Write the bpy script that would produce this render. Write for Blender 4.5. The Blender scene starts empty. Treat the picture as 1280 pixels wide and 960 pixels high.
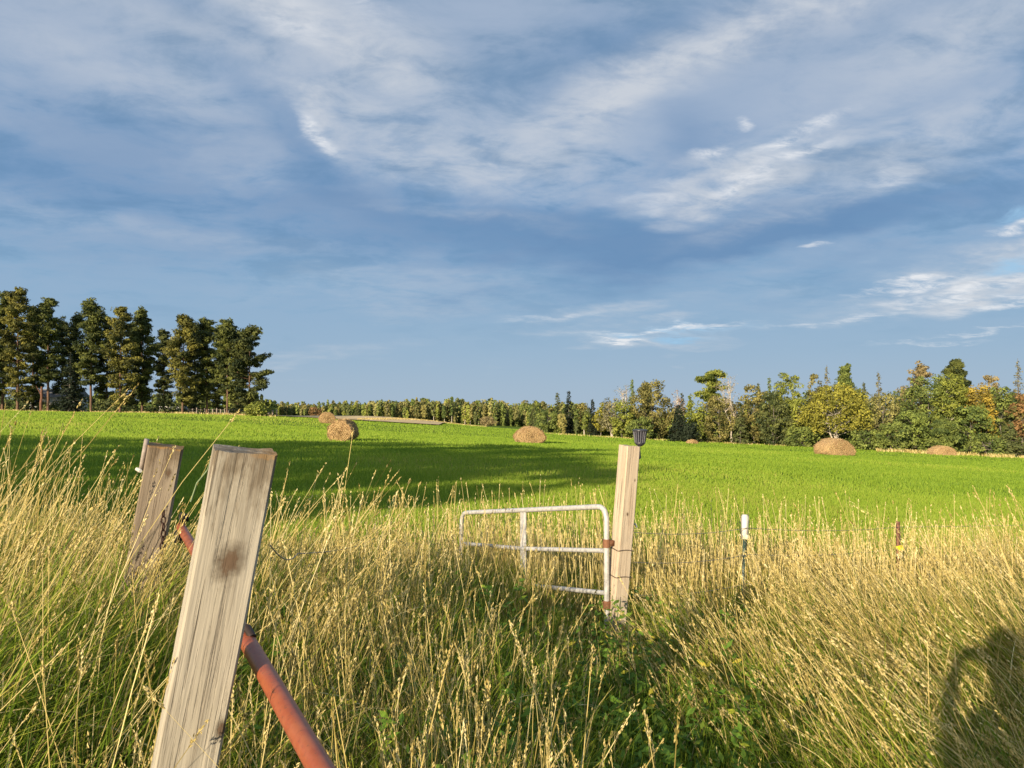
import bpy, bmesh, math, random
import numpy as np
from mathutils import Vector, Matrix
S = bpy.context.scene
COL = S.collection
R = math.radians
rng = np.random.default_rng(11)
random.seed(11)

# ------------------------------------------------------------------ camera, sky, sun, exposure
F = 967.0; PITCH = math.atan(25/967)
cam = bpy.data.cameras.new('camera'); co = bpy.data.objects.new('camera', cam); COL.objects.link(co)
cam.sensor_width = 36; cam.lens = F/1280*36; cam.clip_end = 5000; cam.clip_start = 0.05
co.location = (0, 0, 0); co.rotation_euler = (R(90)+PITCH, 0, 0)
S.camera = co
SUN_EL = R(15.0); SH_AZ = R(30.3)           # shadows run 30 degrees right of the view
SD = np.array([math.sin(SH_AZ), math.cos(SH_AZ)])
sl = bpy.data.lights.new('sun', 'SUN'); so = bpy.data.objects.new('sun', sl); COL.objects.link(so)
sl.energy = 5.0; sl.angle = R(0.55); sl.color = (1.0, 0.83, 0.58)
so.rotation_euler = Vector((SD[0]*math.cos(SUN_EL), SD[1]*math.cos(SUN_EL), -math.sin(SUN_EL))).to_track_quat('-Z', 'Y').to_euler()
S.view_settings.view_transform = 'Standard'; S.view_settings.look = 'None'
S.view_settings.exposure = 0.5; S.view_settings.gamma = 1.0; S.view_settings.use_curve_mapping = False
S.cycles.max_bounces = 6; S.cycles.diffuse_bounces = 3; S.cycles.transmission_bounces = 4; S.cycles.transparent_max_bounces = 8

def lin(c):
    return tuple(((v/255)/12.92 if v/255 <= .04045 else ((v/255+.055)/1.055)**2.4) for v in c)

class NT:
    def __init__(s, tree): s.t = tree; s.n = tree.nodes; s.l = tree.links
    def new(s, typ, ins=None, **kw):
        nd = s.n.new(typ)
        for k, v in kw.items(): setattr(nd, k, v)
        if ins:
            for k, v in ins.items():
                sock = nd.inputs[k]
                if isinstance(v, bpy.types.NodeSocket): s.l.new(v, sock)
                else: sock.default_value = v
        return nd
    def m(s, op, a, b=0.0, c=0.0, clamp=False):
        return s.new('ShaderNodeMath', {0: a, 1: b, 2: c}, operation=op, use_clamp=clamp).outputs[0]
    def mix(s, f, a, b, blend='MIX'):
        nd = s.n.new('ShaderNodeMix'); nd.data_type = 'RGBA'; nd.blend_type = blend
        for i, v in ((0, f), (6, a), (7, b)):
            if isinstance(v, bpy.types.NodeSocket): s.l.new(v, nd.inputs[i])
            else: nd.inputs[i].default_value = v if i == 0 else (*v[:3], 1)
        return nd.outputs[2]
    def ramp(s, f, stops, interp='LINEAR'):
        nd = s.new('ShaderNodeValToRGB', {0: f}); cr = nd.color_ramp; cr.interpolation = interp
        while len(cr.elements) < len(stops): cr.elements.new(.5)
        for e, (p, c) in zip(cr.elements, stops):
            e.position = p; e.color = (*c, 1) if isinstance(c, (tuple, list)) else (c, c, c, 1)
        return nd.outputs[0]
    def noise(s, vec, scale, detail=4, rough=.55, dist=0, col=False):
        nd = s.new('ShaderNodeTexNoise', {'Vector': vec, 'Scale': scale, 'Detail': detail, 'Roughness': rough, 'Distortion': dist})
        return nd.outputs[1 if col else 0]
    def mr(s, v, a, b, c=0., d=1., t='SMOOTHSTEP'):
        return s.new('ShaderNodeMapRange', {0: v, 1: a, 2: b, 3: c, 4: d}, interpolation_type=t).outputs[0]
    def mapv(s, v, loc=(0,0,0), rot=(0,0,0), sc=(1,1,1), typ='POINT'):
        return s.new('ShaderNodeMapping', {0: v, 1: loc, 2: rot, 3: sc}, vector_type=typ).outputs[0]

def build_world():
    w = bpy.data.worlds.new('World'); S.world = w; w.use_nodes = True
    n = NT(w.node_tree); n.n.clear()
    out = n.new('ShaderNodeOutputWorld'); bg = n.new('ShaderNodeBackground', {1: 0.1}); n.l.new(bg.outputs[0], out.inputs[0])
    sky = n.new('ShaderNodeTexSky'); sky.sky_type = 'NISHITA'; sky.sun_disc = False
    sky.sun_elevation = SUN_EL; sky.sun_rotation = SH_AZ + math.pi
    sky.air_density = 1.0; sky.dust_density = 1.0
    tc = n.new('ShaderNodeTexCoord').outputs['Generated']
    sep = n.new('ShaderNodeSeparateXYZ', {0: tc}); x, y, z = sep.outputs
    az = n.m('ARCTAN2', x, y); el = n.m('ARCSINE', z)
    zz = n.m('ADD', n.m('MAXIMUM', z, 0.0), 0.16)
    pl = n.new('ShaderNodeCombineXYZ', {0: n.m('DIVIDE', x, zz), 1: n.m('DIVIDE', y, zz), 2: 0.0}).outputs[0]
    pl = n.mapv(pl, rot=(0, 0, R(-12)), sc=(1.0, 1.2, 1))
    wa = n.noise(pl, 1.1, 3, .5, col=True); wb = n.noise(pl, 4.0, 5, .6, col=True)
    ae = n.new('ShaderNodeCombineXYZ', {0: az, 1: el, 2: 0.0}).outputs[0]
    def warp(v, c, amt):
        d = n.new('ShaderNodeVectorMath', {0: c, 1: (.5, .5, .5)}, operation='SUBTRACT').outputs[0]
        return n.new('ShaderNodeVectorMath', {0: d, 1: (amt, amt*.55, 0), 2: v}, operation='MULTIPLY_ADD').outputs[0]
    ae1 = warp(warp(ae, wa, .26), wb, .10)
    ae2 = warp(warp(ae, wa, .07), wb, .07)
    def blobs(lst, vec):
        tot = None
        for (px, py, rx, ry, rot, wt) in lst:      # given as azimuth / elevation, in hundredths of a radian
            mp = n.mapv(vec, loc=(px/100, py/100, 0), rot=(0, 0, R(rot)), sc=(rx/100, ry/100, 1), typ='TEXTURE')
            mp = n.new('ShaderNodeVectorMath', {0: mp, 1: (1, 1, 0)}, operation='MULTIPLY').outputs[0]
            L = n.new('ShaderNodeVectorMath', {0: mp}, operation='LENGTH').outputs['Value']
            v = n.mr(L, 1.0, 0.0, 0.0, wt)
            tot = v if tot is None else n.m('ADD', tot, v)
        return tot
    K = 7.9
    def c(rgb): return tuple(v*K for v in lin(rgb))
    e = n.m('DIVIDE', el, R(40), clamp=True)
    base = n.ramp(e, [(0, lin((158, 178, 197))), (.09, lin((144, 171, 196))), (.22, lin((126, 162, 194))), (.36, lin((112, 151, 190))),
                      (.47, lin((119, 151, 185))), (.62, lin((127, 152, 180))), (1, lin((130, 154, 180)))])
    base = n.new('ShaderNodeVectorMath', {0: base, 1: (K, K, K)}, operation='MULTIPLY').outputs[0]
    # middle sized soft mottling
    n1 = n.noise(pl, 1.6, 6, .6, .6); n2 = n.noise(pl, 5.5, 6, .62, .4)
    nn = n.m('ADD', n.m('MULTIPLY', n1, .65), n.m('MULTIPLY', n2, .35))
    up = n.mr(el, R(2), R(17))
    col = n.mix(n.m('MULTIPLY', n.mr(nn, .38, .58), n.m('MULTIPLY', up, .75)), base, c((160, 175, 197)))
    col = n.mix(n.m('MULTIPLY', n.mr(nn, .50, .36), n.m('MULTIPLY', up, .65)), col, c((103, 134, 167)))
    # large dark shelf and dark areas
    dark = blobs([(-10, 20, 75, 9, -2, .45), (30, 21, 45, 5, 6, .35), (-25, 27, 48, 6, -6, .5), (18, 23, 55, 7, 4, .6), (15, 44, 30, 7, 5, .6), (42, 46, 22, 5, 12, .5), (-58, 27, 25, 6, -3, .5),
                  (24, 33, 10, 6, 10, .5), (-28, 31.5, 18, 4, -32, .4), (-42, 45, 14, 5, -30, .35), (42, 22, 30, 6, 5, .5)], ae1)
    col = n.mix(n.m('MINIMUM', n.m('MULTIPLY', dark, n.mr(nn, .30, .55, .55, 1.0)), .9), col, c((97, 133, 173)))
    # bright banks
    lite = blobs([(18, 41, 22, 6, 20, .85), (42, 47, 28, 6, 14, .9), (36, 31.5, 17, 4.5, 14, .55), (52, 13.5, 22, 3.2, 6, .55), (16, 9, 22, 2, 2, .45), (-25, 33.5, 9, 3, -33, .45), (3, 35, 22, 8, 10, .5), (50, 39, 22, 5, 6, .5), (26, 27.5, 16, 4.5, 10, .7),
                  (-19, 42, 17, 8, -20, .8), (-30, 46, 12, 7, -10, .6), (-50, 43, 20, 8, -10, .3), (-25, 36, 26, 4.5, -20, .5), (48, 30, 20, 5, 12, .5),
                  (-5, 31, 25, 5, -6, .35), (56, 49, 15, 5, 20, .6), (12, 12.5, 20, 2.6, 4, .4), (-40, 20, 30, 3, -8, .22), (-5, 24, 22, 2.5, -8, .25), (35, 24, 18, 3, 12, .3), (-15, 14, 30, 2.5, 3, .2), (-35, 6, 40, 2.5, 0, .25), (50, 15, 24, 3, 4, .5), (-50, 35, 30, 5, -14, .35)], ae1)
    det = n.mr(n.m('ADD', n.m('MULTIPLY', n2, .6), n.m('MULTIPLY', n.noise(n.mapv(pl, sc=(1, 1.3, 1)), 9, 6, .6, .5), .4)), .34, .64, .30, 1.2)
    col = n.mix(n.m('MINIMUM', n.m('MULTIPLY', lite, det), .95), col, c((193, 199, 208)))
    # small sunlit wisps and scraps
    n3 = n.noise(n.mapv(pl, sc=(1, 1.35, 1)), 7.5, 8, .68, .5)
    wisp = blobs([(-25, 33, 5.5, 1.4, -33, 1.0), (36, 32.2, 9, 1.3, 16, .9), (36.5, 30.2, 7, 1.0, 6, .8), (25.5, 30.8, 3.4, 1.2, 4, .8), (29.5, 27.6, 6, 1.6, 22, .9),
                  (17.5, 27, 9, 1.4, 14, .3), (29.5, 34.5, 1.4, 1, 20, .7), (-28, 45, 7, 4, -20, .45), (-18, 47, 6, 3, -30, .4), (50, 46, 8, 2, 18, .5), (46, 46, 3, 2, 8, .5),
                  (53.5, 13.2, 16, 1.0, 7, .9), (47, 14, 9, .7, 2, .9), (56, 11.3, 10, 1.2, 3, .7), (20, 9.6, 14, .7, 3, .9), (14, 8.2, 5, .55, -3, 1.0), (58, 19, 4, .9, 10, .9),
                  (38, 18.6, 3, .5, 0, .6), (5, 11.4, 9, .6, 3, .4), (56, 8, 8, .4, 0, .4), (40, 10.3, 14, .6, 5, .4), (46, 26.5, 3.5, 2, 20, .4), (50, 7, 8, .4, 0, .35), (20, 26, 5, 2, 15, .35)], ae2)
    wm = n.m('MULTIPLY', wisp, n.mr(n3, .34, .66, .0, 1.2))
    hole = blobs([(20, 9.2, 13, 1.3, 2, .9), (58, 15.2, 7, 1.2, 8, 1.0), (58, 20.5, 4, 1.4, 15, .8)], ae2)
    col = n.mix(n.m('MULTIPLY', n.m('MINIMUM', hole, .8), n.mr(n2, .35, .6)), col, c((146, 188, 220)))
    col = n.mix(n.m('MINIMUM', wm, .95), col, c((222, 224, 228)))
    # broken cloud all round, clear sky showing where the sun stands
    cover = n.mr(y, -.75, .0, .35, .97)
    fin = n.mix(cover, sky.outputs[0], col)
    n.l.new(fin, bg.inputs[0])
    w.cycles.sampling_method = 'MANUAL'; w.cycles.sample_map_resolution = 512
build_world()

# ------------------------------------------------------------------ helpers
def pray(px, py):                      # ray of a measured bearing, world space, y component 1
    v = Vector(((px-640)/F, 1.0, -(py-480)/F)); v.rotate(Matrix.Rotation(PITCH, 3, 'X')); return v/v.y
def at(px, py, Y): return pray(px, py)*Y
def sstep(a, b, x):
    t = np.clip((x-a)/(b-a), 0, 1); return t*t*(3-2*t)
def gz(x, y):
    x = np.asarray(x, float); y = np.asarray(y, float)
    yy = np.clip(y, -60, 700); xx = np.clip(x, -400, 400)
    z = -1.6 - .022*yy - .047*xx
    z = z + .55*np.exp(-((x+30)/26)**2-((y-112)/40)**2) - .45*np.exp(-((x+82)/30)**2-((y-118)/40)**2)
    z = z + .75*np.exp(-((x+21)/13)**2-((y-127)/9)**2)
    z = z + .15*np.sin(x*.07+1)*np.sin(y*.05) * sstep(15, 40, y)
    z = z + .05*np.sin(x*1.3+.5)*np.sin(y*.9+1)*sstep(9, 6, y)
    z = z - .22*np.exp(-((x-.9)/1.2)**2-((y-3.4)/1.5)**2)
    return z
def gpt(px, Y):
    X = pray(px, 505).x*Y; return Vector((X, Y, float(gz(X, Y))))

def tag(o, label=None, cat=None, group=None, kind=None):
    if label: o['label'] = label
    if cat: o['category'] = cat
    if group: o['group'] = group
    if kind: o['kind'] = kind
    return o
def empty(name, loc, label, cat, group=None, rz=0):
    o = bpy.data.objects.new(name, None); COL.objects.link(o); o.location = loc; o.rotation_euler = (0, 0, rz)
    o.empty_display_size = .2
    return tag(o, label, cat, group)

class MB:
    """collects strips, tubes, boxes; every vertex has a tint value"""
    def __init__(s): s.v = []; s.f = []; s.t = []; s.n = 0
    def add(s, verts, quads, tint):
        verts = np.asarray(verts, float).reshape(-1, 3); quads = np.asarray(quads, int).reshape(-1, 4)
        s.v.append(verts); s.f.append(quads+s.n); s.n += len(verts)
        s.t.append(np.broadcast_to(np.asarray(tint, float), (len(verts),)).astype(float))
    def strips(s, root, h, dx, dy, width, face, tint, segs=4, prof=None, p=1.6, droop=.35, grad=0.):
        N = len(root); t = np.linspace(0, 1, segs+1)
        if prof is None: prof = np.clip(1.15-t**1.5, .12, 1)
        prof = np.asarray(prof)
        T = t[None, :]; H = h[:, None]
        P = np.empty((N, segs+1, 3))
        P[..., 0] = root[:, 0:1] + dx[:, None]*H*T**p
        P[..., 1] = root[:, 1:2] + dy[:, None]*H*T**p
        ln = (dx**2+dy**2)[:, None]
        P[..., 2] = root[:, 2:3] + H*(T - droop*ln*T**2.2)
        sd = np.stack([np.cos(face), np.sin(face), np.zeros(N)], -1)[:, None, :]*(width[:, None]*prof[None, :]*.5)[..., None]
        V = np.stack([P-sd, P+sd], 2).reshape(N, -1, 3)
        k = np.arange(segs)*2; q = np.stack([k, k+1, k+3, k+2], -1)
        Q = (q[None] + (np.arange(N)*(segs+1)*2)[:, None, None]).reshape(-1, 4)
        tt = tint[:, None]*(1-grad*(1-np.repeat(t, 2))[None, :]**1.3)  # darker blade bases: their own dull colour plus shade put into the tint
        s.add(V.reshape(-1, 3), Q, tt.ravel())
        return P[:, -1, :]
    def quads(s, C, size, nrm, tint, aspect=1.6, up=None):
        """leaf-shaped quads (pointed rhombs)"""
        N = len(C); nrm = nrm/np.linalg.norm(nrm, axis=1, keepdims=True)
        r = rng.normal(size=(N, 3)) if up is None else up
        a = np.cross(nrm, r); a /= np.linalg.norm(a, axis=1, keepdims=True)+1e-9
        b = np.cross(nrm, a)
        size = np.broadcast_to(size, (N,))[:, None]
        V = np.stack([C+b*size*aspect*.5, C+a*size*.5, C-b*size*aspect*.5, C-a*size*.5], 1)
        s.add(V.reshape(-1, 3), np.arange(N*4).reshape(-1, 4), np.repeat(tint, 4))
    def tube(s, pts, rad, sides=7, tint=.5, cap=True):
        pts = np.asarray(pts, float); n = len(pts); rad = np.broadcast_to(rad, (n,))
        tan = np.gradient(pts, axis=0); tan /= np.linalg.norm(tan, axis=1, keepdims=True)+1e-9
        ref = np.array([0, 0, 1.]) if abs(tan[0][2]) < .9 else np.array([1., 0, 0])
        u = np.cross(ref, tan); u /= np.linalg.norm(u, axis=1, keepdims=True)+1e-9
        w = np.cross(tan, u); a = np.arange(sides)/sides*2*math.pi
        V = pts[:, None]+(u[:, None]*np.cos(a)[None, :, None]+w[:, None]*np.sin(a)[None, :, None])*rad[:, None, None]
        i = np.arange(n-1)[:, None]*sides; j = np.arange(sides)[None]; j2 = (j+1) % sides
        Q = np.stack([i+j, i+j2, i+sides+j2, i+sides+j], -1).reshape(-1, 4)
        V = V.reshape(-1, 3)
        s.add(V, Q, tint)
        if cap:
            for k, cpt in ((0, pts[0]), (n-1, pts[-1])):
                ring = V[k*sides:(k+1)*sides]; m = s.n
                vv = np.vstack([ring, cpt[None]])
                qq = [[jj, (jj+1) % sides, sides, sides] for jj in range(sides)]
                s.v.append(vv); s.t.append(np.full(len(vv), tint)); s.n += len(vv)
                s.tri = getattr(s, 'tri', []); s.tri += [(m+q[0], m+q[1], m+q[2]) for q in qq]
    def box(s, c, d, tint=.5, rz=0, M=None):
        x, y, z = np.array(d)/2
        V = np.array([[a, b, e] for e in (-z, z) for a, b in ((-x, -y), (x, -y), (x, y), (-x, y))])
        if rz:
            cs, sn = math.cos(rz), math.sin(rz); V = V@np.array([[cs, sn, 0], [-sn, cs, 0], [0, 0, 1]])
        V = V+np.array(c)
        s.add(V, [[0, 3, 2, 1], [4, 5, 6, 7], [0, 1, 5, 4], [1, 2, 6, 5], [2, 3, 7, 6], [3, 0, 4, 7]], tint)
    def build(s, name, mat, parent=None, smooth=False, loc=None):
        V = np.concatenate(s.v).astype(np.float32); Q = np.concatenate(s.f) if s.f else np.zeros((0, 4), int)
        T = np.concatenate(s.t).astype(np.float32)
        tri = np.array(getattr(s, 'tri', []), int).reshape(-1, 3)
        me = bpy.data.meshes.new(name)
        me.vertices.add(len(V)); me.vertices.foreach_set('co', V.ravel())
        li = np.concatenate([Q.ravel(), tri.ravel()]); me.loops.add(len(li)); me.loops.foreach_set('vertex_index', li.astype(np.int32))
        st = np.concatenate([np.arange(len(Q))*4, len(Q)*4+np.arange(len(tri))*3])
        me.polygons.add(len(st)); me.polygons.foreach_set('loop_start', st.astype(np.int32))
        me.update(calc_edges=True)
        if smooth: me.polygons.foreach_set('use_smooth', np.ones(len(st), bool))
        at_ = me.attributes.new('tint', 'FLOAT', 'POINT'); at_.data.foreach_set('value', T)
        me.materials.append(mat)
        o = bpy.data.objects.new(name, me); COL.objects.link(o)
        if loc is not None: o.location = loc
        if parent: o.parent = parent
        return o

# ------------------------------------------------------------------ materials
def newmat(name):
    m = bpy.data.materials.new(name); m.use_nodes = True; n = NT(m.node_tree); n.n.clear()
    out = n.new('ShaderNodeOutputMaterial'); return m, n, out
_mc = {}
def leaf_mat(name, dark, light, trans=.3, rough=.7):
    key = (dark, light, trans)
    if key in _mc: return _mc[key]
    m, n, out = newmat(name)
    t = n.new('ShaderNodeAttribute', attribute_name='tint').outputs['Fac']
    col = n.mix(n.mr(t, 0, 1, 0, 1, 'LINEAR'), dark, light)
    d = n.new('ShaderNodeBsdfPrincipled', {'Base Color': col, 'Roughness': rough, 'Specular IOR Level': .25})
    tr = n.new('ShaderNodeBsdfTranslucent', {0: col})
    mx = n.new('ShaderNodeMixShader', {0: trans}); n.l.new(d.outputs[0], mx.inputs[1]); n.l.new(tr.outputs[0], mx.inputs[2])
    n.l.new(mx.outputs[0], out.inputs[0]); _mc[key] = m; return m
def grass_mat(name, stops, trans=.25):
    m, n, out = newmat(name)
    t = n.new('ShaderNodeAttribute', attribute_name='tint').outputs['Fac']
    col = n.ramp(t, stops)
    d = n.new('ShaderNodeBsdfPrincipled', {'Base Color': col, 'Roughness': .65, 'Specular IOR Level': .3})
    tr = n.new('ShaderNodeBsdfTranslucent', {0: col})
    mx = n.new('ShaderNodeMixShader', {0: trans}); n.l.new(d.outputs[0], mx.inputs[1]); n.l.new(tr.outputs[0], mx.inputs[2])
    n.l.new(mx.outputs[0], out.inputs[0]); return m
def plain(name, col, rough=.6, metal=0., var=.15, scale=20., bump=.0, col2=None):
    m, n, out = newmat(name)
    tc = n.new('ShaderNodeTexCoord').outputs['Object']; nz = n.noise(tc, scale, 5, .65)
    c2 = col2 if col2 else tuple(v*(1-var*2) for v in col)
    c = n.mix(n.mr(nz, .38, .66), col, c2)
    p = n.new('ShaderNodeBsdfPrincipled', {'Base Color': c, 'Roughness': rough, 'Metallic': metal, 'Specular IOR Level': 0. if rough > .9 else .5})
    if bump:
        b = n.new('ShaderNodeBump', {'Height': nz, 'Strength': bump, 'Distance': .01}); n.l.new(b.outputs[0], p.inputs['Normal'])
    n.l.new(p.outputs[0], out.inputs[0]); return m
def bark_mat(name, a, b, sc=(3, 3, .6)):
    m, n, out = newmat(name)
    tc = n.mapv(n.new('ShaderNodeTexCoord').outputs['Object'], sc=sc); nz = n.noise(tc, 4, 5, .6)
    p = n.new('ShaderNodeBsdfPrincipled', {'Base Color': n.mix(n.mr(nz, .4, .62), a, b), 'Roughness': .9})
    n.l.new(p.outputs[0], out.inputs[0]); return m
BARK_PINE = bark_mat('pine_bark', (.10, .07, .05), (.2, .11, .07))
BARK_GREY = bark_mat('grey_bark', (.2, .18, .15), (.11, .09, .08))
BARK_BIRCH = bark_mat('birch_bark', (.62, .56, .48), (.3, .25, .2), sc=(1, 1, 3))
BARK_RED = bark_mat('red_bark', (.22, .10, .06), (.12, .06, .04))

# ------------------------------------------------------------------ ground
def field_edge(x):                    # where the rough verge stops and the crop begins
    return 8.7 + .35*np.sin(x*.8) + .25*np.sin(x*2.1+1) + np.clip(x*.16, -1.0, 3)
def spaced(a, b, n, k):
    t = np.linspace(-1, 1, n); s_ = np.sinh(t*k)/math.sinh(k); return (a+b)/2 + s_*(b-a)/2
def sheet(name, xs, ys, mat, lift=0., mask=None):
    X, Y = np.meshgrid(xs, ys) if np.ndim(ys) == 1 else (np.broadcast_to(xs, ys.shape), ys)
    Z = gz(X, Y)+lift; ny, nx = X.shape
    V = np.stack([X, Y, Z], -1).reshape(-1, 3)
    i = np.arange(ny-1)[:, None]*nx; j = np.arange(nx-1)[None]
    Q = np.stack([i+j, i+j+1, i+nx+j+1, i+nx+j], -1).reshape(-1, 4)
    mb = MB(); mb.add(V, Q, .5); return mb.build(name, mat, smooth=True)
def field_mat():
    m, n, out = newmat('field_crop')
    tc = n.new('ShaderNodeTexCoord').outputs['Object']
    a = n.noise(n.mapv(tc, sc=(.5, 1.6, 1)), .35, 5, .6); b = n.noise(tc, 6, 4, .7)
    col = n.mix(n.mr(a, .35, .65), (.11, .17, .012), (.19, .25, .02))
    col = n.mix(n.m('MULTIPLY', n.mr(b, .4, .7), .5), col, (.05, .13, .012))
    p = n.new('ShaderNodeBsdfPrincipled', {'Base Color': col, 'Roughness': .9, 'Specular IOR Level': .1})
    bp = n.new('ShaderNodeBump', {'Height': b, 'Strength': .6, 'Distance': .1}); n.l.new(bp.outputs[0], p.inputs['Normal'])
    n.l.new(p.outputs[0], out.inputs[0]); return m
def build_ground():
    xs = spaced(-420, 420, 260, 5.5)
    e = field_edge(np.clip(xs, -14, 14))
    t = np.linspace(0, 1, 200)
    YS = e[None]+(900-e[None])*((np.exp(5*t)-1)/(math.exp(5)-1))[:, None]
    tag(sheet('field', xs, YS, field_mat()), kind='structure')
    t = np.linspace(0, 1, 70)
    YS = e[None]+(-70-e[None])*((np.exp(3.2*t)-1)/(math.exp(3.2)-1))[:, None]
    o = sheet('verge', xs, YS[::-1], plain('verge_soil', (.09, .075, .035), .95, scale=9, bump=.6, col2=(.035, .045, .015)))
    tag(o, kind='structure')
    # cut stubble beyond the crest
    xs = np.linspace(-44, -11, 50); Y0 = 112+5*np.sin(xs*.1)+(xs+30)*.45
    YS = Y0[None]+np.linspace(0, 1, 20)[:, None]*26
    sm = plain('stubble', (.74, .58, .34), .95, scale=.6, col2=(.62, .45, .24), bump=.3)
    tag(sheet('stubble_field', xs, YS, sm, .16), kind='structure')
build_ground()

# ------------------------------------------------------------------ short crop grass on the field
def build_crop():
    mb = MB()
    bands = [(8.3, 13, 170000), (13, 22, 150000), (22, 40, 130000), (40, 70, 110000), (70, 135, 100000)]
    for y0, y1, N in bands:
        Y = np.sqrt(rng.uniform(y0**2, y1**2, N)); u = rng.uniform(-.80, .78, N); X = u*Y
        keep = (Y > field_edge(X)-.5) & ~((X > -44) & (X < -11) & (Y > 112+5*np.sin(X*.1)+(X+30)*.45))
        X, Y = X[keep], Y[keep]; n_ = len(X)
        wv = np.sin(X*.9+np.sin(Y*.7))*np.sin(Y*.55+X*.2)+.6*np.sin(X*.23+2)*np.sin(Y*.31)
        h = (.115+.022*wv)*rng.uniform(.6, 1.3, n_)
        w = np.maximum(.005, .0007*Y)*rng.uniform(.8, 1.6, n_)
        a = rng.uniform(0, 2*math.pi, n_); ln = rng.uniform(.1, .6, n_)
        face = rng.normal(-.45, .6, n_)
        patch = sstep(.25, .9, np.sin(X*.11+Y*.05)*np.sin(Y*.08-X*.03)+.3*np.sin(X*.6)*np.sin(Y*.4))
        yel = np.exp(-((X-24)/10)**2-((Y-46)/6)**2)+.5*np.exp(-((X-6)/9)**2-((Y-11)/2)**2)
        rows = np.sin((X*.80+Y*.6)*2*math.pi/3.4+.8*np.sin(X*.09))*sstep(8, 25, Y)
        tint = np.clip(.45+.12*rng.normal(size=n_)+.16*patch+.05*wv+.03*rows+.08*np.sin(X*.05+Y*.021+2) + .35*yel*rng.uniform(0, 1, n_), 0, 1)
        mb.strips(np.stack([X, Y, gz(X, Y)-.01], -1), h, np.cos(a)*ln, np.sin(a)*ln, w, face, tint, segs=1 if y0 > 20 else 2,
                  prof=[1, .45] if y0 > 20 else [1, .85, .15])
    m = grass_mat('crop_grass', [(0, (.07, .14, .014)), (.4, (.20, .32, .024)), (.7, (.30, .41, .038)), (1, (.44, .38, .11))], .3)
    o = mb.build('crop_grass', m); tag(o, 'short bright green crop covering the rolling field', 'grass', kind='stuff')
build_crop()

# ------------------------------------------------------------------ tall verge grass
def h_map(x, y):
    """height of the bulk of the verge growth: tall bank at left, trampled low strip before the gate, low towards the field"""
    yc = np.maximum(y, .5); u = np.clip(x/yc, -.9, .9)
    k = np.interp(u, [-.9, -.66, -.50, -.46, -.40, -.30, -.20, -.02, .04, .10, .15, .22, .30, .66, .9],
                  [.115, .12, .145, .185, .185, .16, .17, .175, .20, .27, .27, .21, .195, .19, .19])
    top = -gz(x, y) - k*y
    h = np.minimum(top, .80 + .25*sstep(-1.2, -2.2, x))
    h = np.maximum(h, .17)
    h = h*(1 + .16*np.sin(x*1.9+y*.9)*np.sin(y*1.5-x*.5))
    h = h*(1 - .60*np.exp(-((x-.85)/.70)**2-((y-3.2)/1.5)**2))
    h = h*(1 - .45*np.exp(-((x-.35)/.8)**2-((y-5.1)/.6)**2))
    h = h*(1-.35*sstep(1.9, 1.1, y)*sstep(-.9, -.3, x))
    h = h*(1 - .6*np.exp(-((x-1.75)/.38)**2-((y-5.6)/.9)**2)) * (1 - .42*np.exp(-((x-3.6)/.4)**2-((y-7.1)/.9)**2))
    h = h*(1 - .8*sstep(-1.5, -1.2, x)*sstep(-.3, -.5, x)*sstep(1.75, 1.3, y))
    h = h*(1 - .65*np.exp(-((x+.62)/.25)**2-((y-1.25)/.55)**2))
    return h
def lean_map(x, y):
    lx = .34*sstep(-.5, -1.5, x) - .52*sstep(.4, 1.5, x)*(1+.35*np.sin(x*2.1+y*1.3)*np.sin(y*1.7-x))
    return lx*(1-.70*sstep(4.5, 7.5, y)) 
def green_map(x, y):
    g = .50 + .30*sstep(-.8, -1.6, x)*sstep(4.0, 2.5, y) + .95*np.exp(-((x-.95)/.85)**2-((y-2.8)/1.5)**2) + .55*np.exp(-((x+1.9)/.8)**2-((y-2.6)/1.0)**2)
    g = g + .25*np.exp(-((x-.1)/.7)**2-((y-5)/1.2)**2) + .12*np.sin(x*2.3+1)*np.sin(y*1.9)
    return np.clip(g, 0, 1)
def sample_verge(N, ymax=10.2, ymin=.75, pw=1.35, per=16, spread=.045):
    """tussocks: each has its own lean, tint and vigour"""
    nc = N//per
    Yc = (rng.uniform(ymin**pw, ymax**pw, nc))**(1/pw); Xc = rng.uniform(-1, 1, nc)*(.74*Yc+.75)
    cl = np.stack([rng.normal(0, .16, nc), rng.normal(0, .14, nc), rng.normal(0, .17, nc), rng.uniform(.78, 1.18, nc)], -1)
    k = rng.integers(0, nc, N); sp = spread*(1+.12*Yc[k])
    X = Xc[k]+rng.normal(0, 1, N)*sp; Y = Yc[k]+rng.normal(0, 1, N)*sp; c = cl[k]
    k = (Y > .7) & (Y < field_edge(X)+rng.normal(0, .45, N)) & ~((np.abs(X) < .42) & (Y < .85))
    k &= ~((np.abs(X-(-1.83+(4.3-Y)*.519)) < .07) & (Y < 2.5)) 
    return X[k], Y[k], c[k]
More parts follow.
